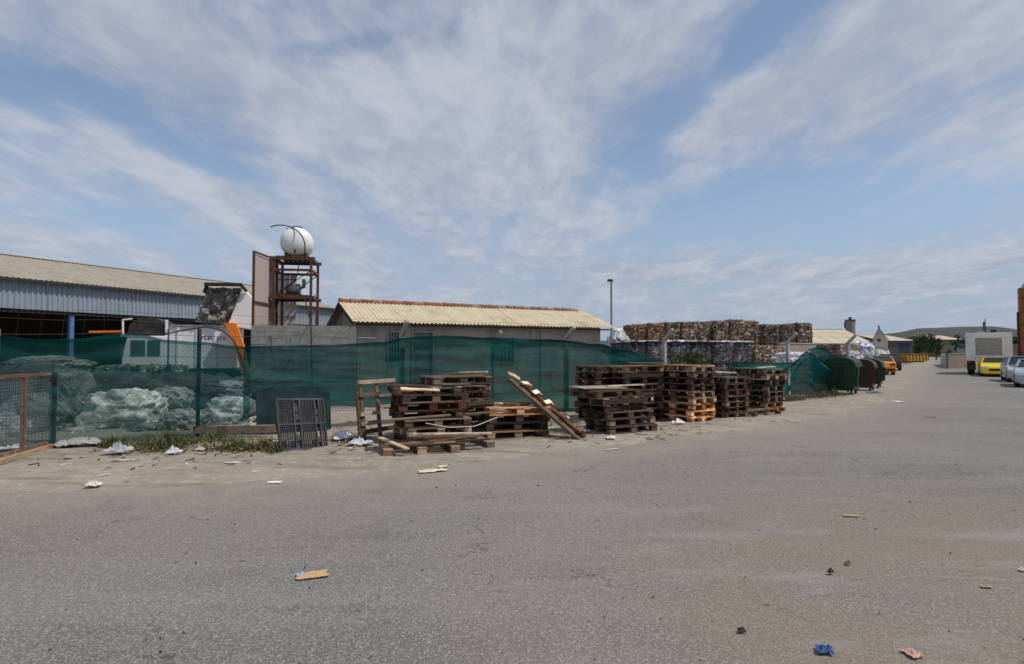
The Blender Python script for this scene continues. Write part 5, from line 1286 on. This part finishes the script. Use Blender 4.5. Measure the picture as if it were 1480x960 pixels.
# ------------------------------------------------------------------ TREES
def tree(loc, H, rad, label, seed, n=1500, leaf=.32):
    rd = random.Random(seed); root = empty('leafy_tree', loc); tag(root, label, 'tree', 'dark trees near the road end')
    mb = MB(); mb.tube([(0, 0, 0), (.05, 0, H*.3), (.1, .05, H*.6)], [.16, .12, .06], 7)
    tips = []
    for i in range(7):
        a = rd.uniform(0, 6.28); z = H*rd.uniform(.25, .5); t = Vector((math.cos(a)*rad*.6, math.sin(a)*rad*.6, H*rd.uniform(.5, .85))); mb.tube([(0, 0, z), (t.x*.5, t.y*.5, (z+t.z)*.5), t], [.06, .045, .02], 5); tips.append(t)
    mb.build('trunk', M['bark'], root)
    clumps = [(Vector((rd.gauss(0, rad*.42), rd.gauss(0, rad*.42), H*rd.uniform(.22, .88))), rd.uniform(.28, .52)*rad) for _ in range(16)]+[(t, rad*.35) for t in tips]
    mb = MB()
    for i in range(n):
        c, r = rd.choice(clumps); v = Vector((rd.gauss(0, 1), rd.gauss(0, 1), rd.gauss(0, 1))).normalized()*r*rd.random()**.4
        p = c+v; 
        if p.z > H: continue
        s = leaf*rd.uniform(.5, 1.2); u = Vector((rd.gauss(0, 1), rd.gauss(0, 1), rd.gauss(0, 1))).normalized(); w = u.cross(Vector((rd.random(), rd.random(), rd.random()))).normalized()
        mb.add([p-u*s*.5, p+w*s*.3, p+u*s*.5, p-w*s*.3], [(0, 1, 2, 3)])
    mb.build('crown', M['leaf'], root)
def T(px, Y, ytop, wpx, label, seed, **k):
    c = at(px, 508, Y); tree((c.x, Y, -.1), EYE+(508-ytop)*Y/F, wpx*Y/F/2*1.05, label, seed, **k)
T(1330, 118, 481, 20, 'dark leafy tree left of the pair at the road end', 1)
T(1341, 112, 481, 22, 'rounded dark tree directly above the far end of the road', 2)
T(1353, 116, 486, 14, 'smaller dark tree right of the rounded one at the road end', 3, n=900)
T(1392, 90, 483, 24, 'dark bushy tree just left of the box trailer', 4)
T(1464, 80, 483, 22, 'dark tree between the box trailer and the orange mast', 5)
T(1384, 300, 481, 9, 'tiny dark tree on the skyline beyond the sheds', 6, n=400, leaf=.8)
T(1171, 60, 492, 14, 'dark bush tree at the right end of the smaller cardboard stack', 7, n=900)
# thin pole on the skyline
c = at(1423, 508, 260); c.z = 0; mb = MB(); mb.tube([(c.x, 260, 0), (c.x, 260, EYE+43*260/F)], .28, 6); mb.bar((c.x-.9, 260, EYE+40*260/F), (c.x+.9, 260, EYE+40*260/F), .22); o = mb.build('utility_pole', M['dark_trim']); tag(o, 'thin dark utility pole on the skyline above the box trailer', 'pole')
c = at(1163, 508, 52); mb = MB(); mb.tube([(c.x, 52, 0), (c.x, 52, EYE+13*52/F)], .04, 6); mb.box((c.x, 52, EYE+13*52/F), (.12, .12, .06)); o = mb.build('steel_post', M['steel']); tag(o, 'thin steel post before the pale warehouse wall', 'post')

# ------------------------------------------------------------------ WEEDS
def weeds(name, label, spots, n, h, seed, dry=.2):
    rd = random.Random(seed); mb = MB()
    for i in range(n):
        (cx, cy, sx, sy) = rd.choice(spots); p = G(cx+rd.gauss(0, sx), cy+rd.gauss(0, sy)); z = gz(p.x, p.y)
        hh = h*rd.uniform(.15, 1.)**1.6*(.5+1.1*abs(noise.noise((p.x*2.3, p.y*2.3, 7)))*2); a = rd.uniform(0, 6.28); le = rd.uniform(.1, .9)*hh; w = rd.uniform(.003, .009)
        d = Vector((math.cos(a), math.sin(a), 0)); s = Vector((-d.y, d.x, 0))*w
        b = Vector((p.x, p.y, z-.02)); m_ = b+d*le*.35+Vector((0, 0, hh*.6)); t = b+d*le+Vector((0, 0, hh))
        if rd.random() < .4:      # low broad leaves among the blades
            c_ = Vector((p.x+rd.gauss(0, .03), p.y+rd.gauss(0, .03), z+hh*rd.uniform(.05, .5))); u = Vector((rd.gauss(0, 1), rd.gauss(0, 1), rd.gauss(0, .5))).normalized()*rd.uniform(.012, .035); q = u.cross(Vector((rd.random(), rd.random(), 1))).normalized()*u.length*.6
            mb.add([c_-u, c_+q, c_+u, c_-q], [(0, 1, 2, 3)], 1 if rd.random() < dry*1.2 else 0); continue
        mb.add([b-s, b+s, m_+s*.8, m_-s*.8, t], [(0, 1, 2, 3), (3, 2, 4)], 1 if rd.random() < dry else 0)
    o = mb.build(name, [M['weed'], M['dryweed']]); tag(o, label, 'weeds', kind='stuff')
weeds('weeds', 'green weeds along the foot of the left net', [(200, 652, 20, 3), (235, 652, 18, 3), (255, 645, 20, 2), (300, 640, 30, 2), (160, 648, 12, 2)], 7000, .17, 1, .4)
weeds('weeds', 'green weeds around the wood beam beside the black pallet', [(350, 652, 20, 2), (375, 652, 14, 2), (395, 655, 8, 2), (330, 655, 25, 2)], 3200, .17, 2, .45)
weeds('weeds', 'dry yellow-green weeds below the gathered net', [(1145, 579, 10, 1.2), (1175, 576, 14, 1.2), (1200, 573, 14, 1), (1135, 581, 6, 1)], 6000, .22, 3, .55)
weeds('weeds', 'scattered grass on the verge behind the pallets', [(500, 640, 14, 3), (820, 615, 14, 2), (965, 605, 8, 2), (1045, 598, 6, 2)], 1200, .25, 4, .5)
def bush(px, py, Y, r, label, seed):
    rd = random.Random(seed); c = at(px, py, Y); mb = MB()
    for i in range(900):
        v = Vector((rd.gauss(0, r[0]*.5), rd.gauss(0, .25), rd.gauss(0, r[1]*.5))); p = c+v; s = rd.uniform(.04, .09)
        u = Vector((rd.gauss(0, 1), rd.gauss(0, 1), rd.gauss(0, 1))).normalized(); w = u.cross(Vector((rd.random(), rd.random(), .3))).normalized()
        mb.add([p-u*s, p+w*s*.5, p+u*s, p-w*s*.5], [(0, 1, 2, 3)], rd.random() < .35)
    root = empty('shrub', (c.x, c.y, 0)); tag(root, label, 'shrub')
    o = mb.build('foliage', [M['weed'], M['dryweed']], root); o.location = (-c.x, -c.y, 0)
    m2 = MB()
    for k in range(6):
        a = rd.uniform(-.15, .15); m2.tube([(a, 0, 0), (a*2+rd.uniform(-.1, .1), 0, c.z*.6), (a*3, 0, c.z+rd.uniform(-.1, .1))], [.012, .01, .005], 4)
    m2.build('stem', M['bark'], root)
bush(1000, 521, 17.5, (.35, .16), 'yellow-green shrub showing above the orange-based pallet stack', 1)

# ------------------------------------------------------------------ LITTER
def sheet(px, py, w, h, colr, label, cat='litter', rz=0., crumple=.02, name='paper_scrap', seed=0, z=None, hole=False):
    p = G(px, py); d = edge_d(p.x, p.y); z0 = max(0., gz(p.x, p.y, d)) if d > -1 else 0.
    mb = MB(); n = 18
    def fn(u, v):
        x = (u-.5)*w*(1+.25*noise.noise((v*2.3, seed, 0))); y = (v-.5)*h*(1+.3*noise.noise((u*2.1, seed, 5)))
        return Vector((x, y, .004+crumple*(.5+.9*noise.noise((u*3.2, v*3.2, seed*2.7))+1.1*abs(noise.noise((u*7, v*7, seed)))-.5*abs(noise.noise((u*15, v*15, seed+4))))*(1-.75*max(abs(u-.5), abs(v-.5))*2)*.8))
    mb.grid(fn, n, n)
    vs2 = [Vector(v)-Vector((0, 0, .003)) for v in mb.v]; fs2 = [tuple(reversed(f)) for f in mb.f]; mb.add(vs2, fs2)
    o = mb.build(name, M['matte'], color=colr); o.location = (p.x, p.y, z0+.004+max(0, crumple*.15)); o.rotation_euler = (0, 0, rz)
    return tag(o, label, cat)
TANC = (.52, .35, .19)
sheet(452, 833, .21, .13, TANC, 'tan torn cardboard piece lying on the near asphalt', rz=R(20), name='cardboard_piece', seed=1, crumple=.02)
sheet(434, 833, .055, .05, (.35, .45, .62), 'small blue paper scrap on the left tip of the cardboard piece', rz=R(30), seed=2, crumple=.03)
sheet(1192, 944, .085, .075, (.06, .13, .30), 'crumpled blue wrapper near the bottom edge of the road', rz=R(-20), seed=3, crumple=.05, name='wrapper')
sheet(1319, 948, .075, .085, (.62, .40, .29), 'pinkish cardboard scrap at the bottom right', rz=R(10), seed=4, crumple=.03, name='cardboard_piece')
sheet(624, 682, .36, .16, (.68, .60, .44), 'pale yellow torn strip on the road before the nearest stack', rz=R(25), seed=5, crumple=.04)
sheet(640, 676, .16, .08, (.66, .58, .42), 'small pale shred beside the torn strip', rz=R(50), seed=6, crumple=.03)
sheet(136, 705, .16, .13, (.75, .70, .65), 'white crumpled cup-like scrap at the edge of the dirt', rz=R(5), seed=7, crumple=.09)
sheet(252, 662, .22, .16, (.66, .66, .66), 'crumpled white bag beside the weeds', rz=R(5), seed=8, crumple=.14, name='crumpled_bag')
sheet(290, 657, .12, .10, (.72, .62, .46), 'cream carton scrap in the weeds before the wood beam', rz=R(5), seed=9, crumple=.10, name='carton')
sheet(397, 698, .17, .10, (.78, .76, .72), 'flat white paper on the asphalt edge', rz=R(8), seed=10, crumple=.015)
sheet(337, 674, .24, .07, (.66, .62, .55), 'thin pale strip on the dirt verge', rz=R(5), seed=11, crumple=.02)
sheet(883, 638, .16, .13, (.85, .85, .86), 'white crumpled paper before the wide dark stack', rz=R(5), seed=12, crumple=.09)
sheet(980, 616, .26, .18, (.85, .85, .86), 'white crumpled plastic before the orange-based stack', rz=R(5), seed=13, crumple=.13, name='crumpled_bag')
sheet(962, 611, .30, .12, (.20, .03, .07), 'dark crimson rag between two pallet stacks', rz=R(5), seed=14, crumple=.08, name='rag')
sheet(1297, 581, .34, .30, (.85, .84, .80), 'white paper lying on the road beyond the bins', rz=R(25), seed=15, crumple=.03)
sheet(1262, 570, .6, .35, (.05, .13, .32), 'blue bag flattened beside the brown bin wheels', rz=R(5), seed=16, crumple=.08, name='crumpled_bag')
sheet(1230, 747, .14, .05, (.50, .38, .22), 'light brown stick-like scrap in the middle of the road', rz=R(-10), seed=17, crumple=.02, name='wood_scrap')
sheet(1225, 817, .045, .03, (.14, .13, .10), 'small olive scrap on the right side of the road', rz=R(10), seed=18, crumple=.03)
sheet(1201, 831, .05, .03, (.06, .06, .05), 'dark lump on the right side of the road', rz=R(10), seed=19, crumple=.05)
sheet(1426, 850, .07, .035, (.50, .38, .22), 'tan chip near the right edge of the road', rz=R(-5), seed=20, crumple=.02, name='wood_scrap')
sheet(1478, 826, .05, .05, (.8, .8, .78), 'white chip at the right edge of the road', rz=R(-5), seed=21, crumple=.03)
sheet(1345, 603, .3, .10, (.30, .20, .15), 'brown flat scrap on the far asphalt', rz=R(0), seed=22, crumple=.02)
sheet(1072, 915, .045, .035, (.06, .055, .05), 'black ring-shaped scrap near the bottom edge', rz=R(0), seed=23, crumple=.03)
sheet(885, 650, .25, .05, (.6, .56, .5), 'thin pale strip at the road edge before the wide dark stack', rz=R(30), seed=24, crumple=.01)
sheet(115, 650, .60, .34, (.36, .36, .35), 'crumpled clear plastic sheet beside the cage base', rz=R(20), seed=25, crumple=.22, name='plastic_sheet')
sheet(172, 661, .36, .22, (.46, .47, .48), 'crumpled clear plastic bag left of the weeds', rz=R(5), seed=26, crumple=.20, name='crumpled_bag')
sheet(186, 670, .34, .05, (.70, .66, .58), 'thin pale stick below the crumpled clear bag', rz=R(25), seed=27, crumple=.01, name='stick')
sheet(495, 640, .34, .30, (.70, .72, .76), 'crumpled white plastic between black pallet and wooden frame', rz=R(25), seed=28, crumple=.20, name='crumpled_bag')
sheet(520, 648, .40, .26, (.55, .57, .62), 'grey crumpled plastic at the foot of the wooden frame', rz=R(-15), seed=29, crumple=.13, name='crumpled_bag')
sheet(845, 628, .22, .16, (.55, .62, .62), 'pale teal scrap by the foot of the leaning plank', rz=R(5), seed=30, crumple=.08)
sheet(20, 655, .6, .45, (.66, .66, .67), 'white plastic bundle lying inside the mesh cage', rz=R(5), seed=31, crumple=.2, name='plastic_sheet')
def pebbles():
    rd = random.Random(9); mb = MB()
    def rock(p, s):
        vs = [p+Vector((x*s*rd.uniform(.6, 1.2), y*s*rd.uniform(.6, 1.2), z*s*.6*rd.uniform(.6, 1.1))) for x, y, z in ((1, 0, 0), (0, 1, 0), (-1, 0, 0), (0, -1, 0), (.2, 0, 1), (0, .2, -1))]
        mb.add(vs, [(0, 1, 4), (1, 2, 4), (2, 3, 4), (3, 0, 4), (1, 0, 5), (2, 1, 5), (3, 2, 5), (0, 3, 5)])
    for i in range(3400):
        x = rd.uniform(-9, 14); y = rd.uniform(5, 23); d = edge_d(x, y)
        if not (-.25 < d < 4) or y > fy(x): continue
        rock(Vector((x, y, max(0, gz(x, y, d)))), rd.uniform(.006, .028)*(1 if rd.random() < .9 else 1.8))
    for i in range(500):
        py = rd.uniform(600, 960); px = rd.uniform(0, 1480) if rd.random() < .35 else rd.uniform(1000, 1480)
        p = G(px, py)
        if edge_d(p.x, p.y) < -.2: rock(Vector((p.x, p.y, .002)), rd.uniform(.003, .009))
    o = mb.build('gravel', M['stone']); tag(o, 'loose stones scattered over verge and road', 'gravel', kind='stuff')
pebbles()
def debris():
    rd = random.Random(21); mb = MB()
    def chip(p, mi, k=1.):
        L_ = k*rd.uniform(.02, .16)*(1 if rd.random() < .85 else 1.8); w = k*rd.uniform(.008, .03); rot = Matrix.Rotation(rd.uniform(0, 6.28), 3, 'Z') @ Matrix.Rotation(R(rd.uniform(-12, 12)), 3, 'Y')
        mb.box(p+Vector((0, 0, .012)), (L_, w, rd.uniform(.004, .014)), rot, mi)
    for i in range(620):
        px = rd.choice([rd.uniform(0, 560), rd.uniform(500, 1140), rd.gauss(540, 40), rd.gauss(820, 30), rd.gauss(960, 25), rd.gauss(280, 90)]); py = 640-(px-300)*.062+rd.gauss(0, 9)+rd.uniform(0, 26)
        p = G(px, py); d = edge_d(p.x, p.y)
        if d < -.4 or p.y > fy(p.x)+.3: continue
        chip(Vector((p.x, p.y, max(0, gz(p.x, p.y, d)))), rd.choice([0, 0, 0, 1, 2, 2]))
    for i in range(90):
        p = G(rd.uniform(0, 1480), rd.uniform(640, 960))
        if edge_d(p.x, p.y) < -.3: chip(Vector((p.x, p.y, -.004)), rd.choice([0, 2, 2]), .03*p.y)
    o = mb.build('wood_chips', [plain('chip_tan', (.33, .25, .16)), plain('chip_white', (.62, .60, .56)), plain('chip_dark', (.07, .055, .045))]); tag(o, 'splinters, chips and small scraps strewn along the verge', 'debris', kind='stuff')
debris()
print('objects', len(bpy.data.objects))
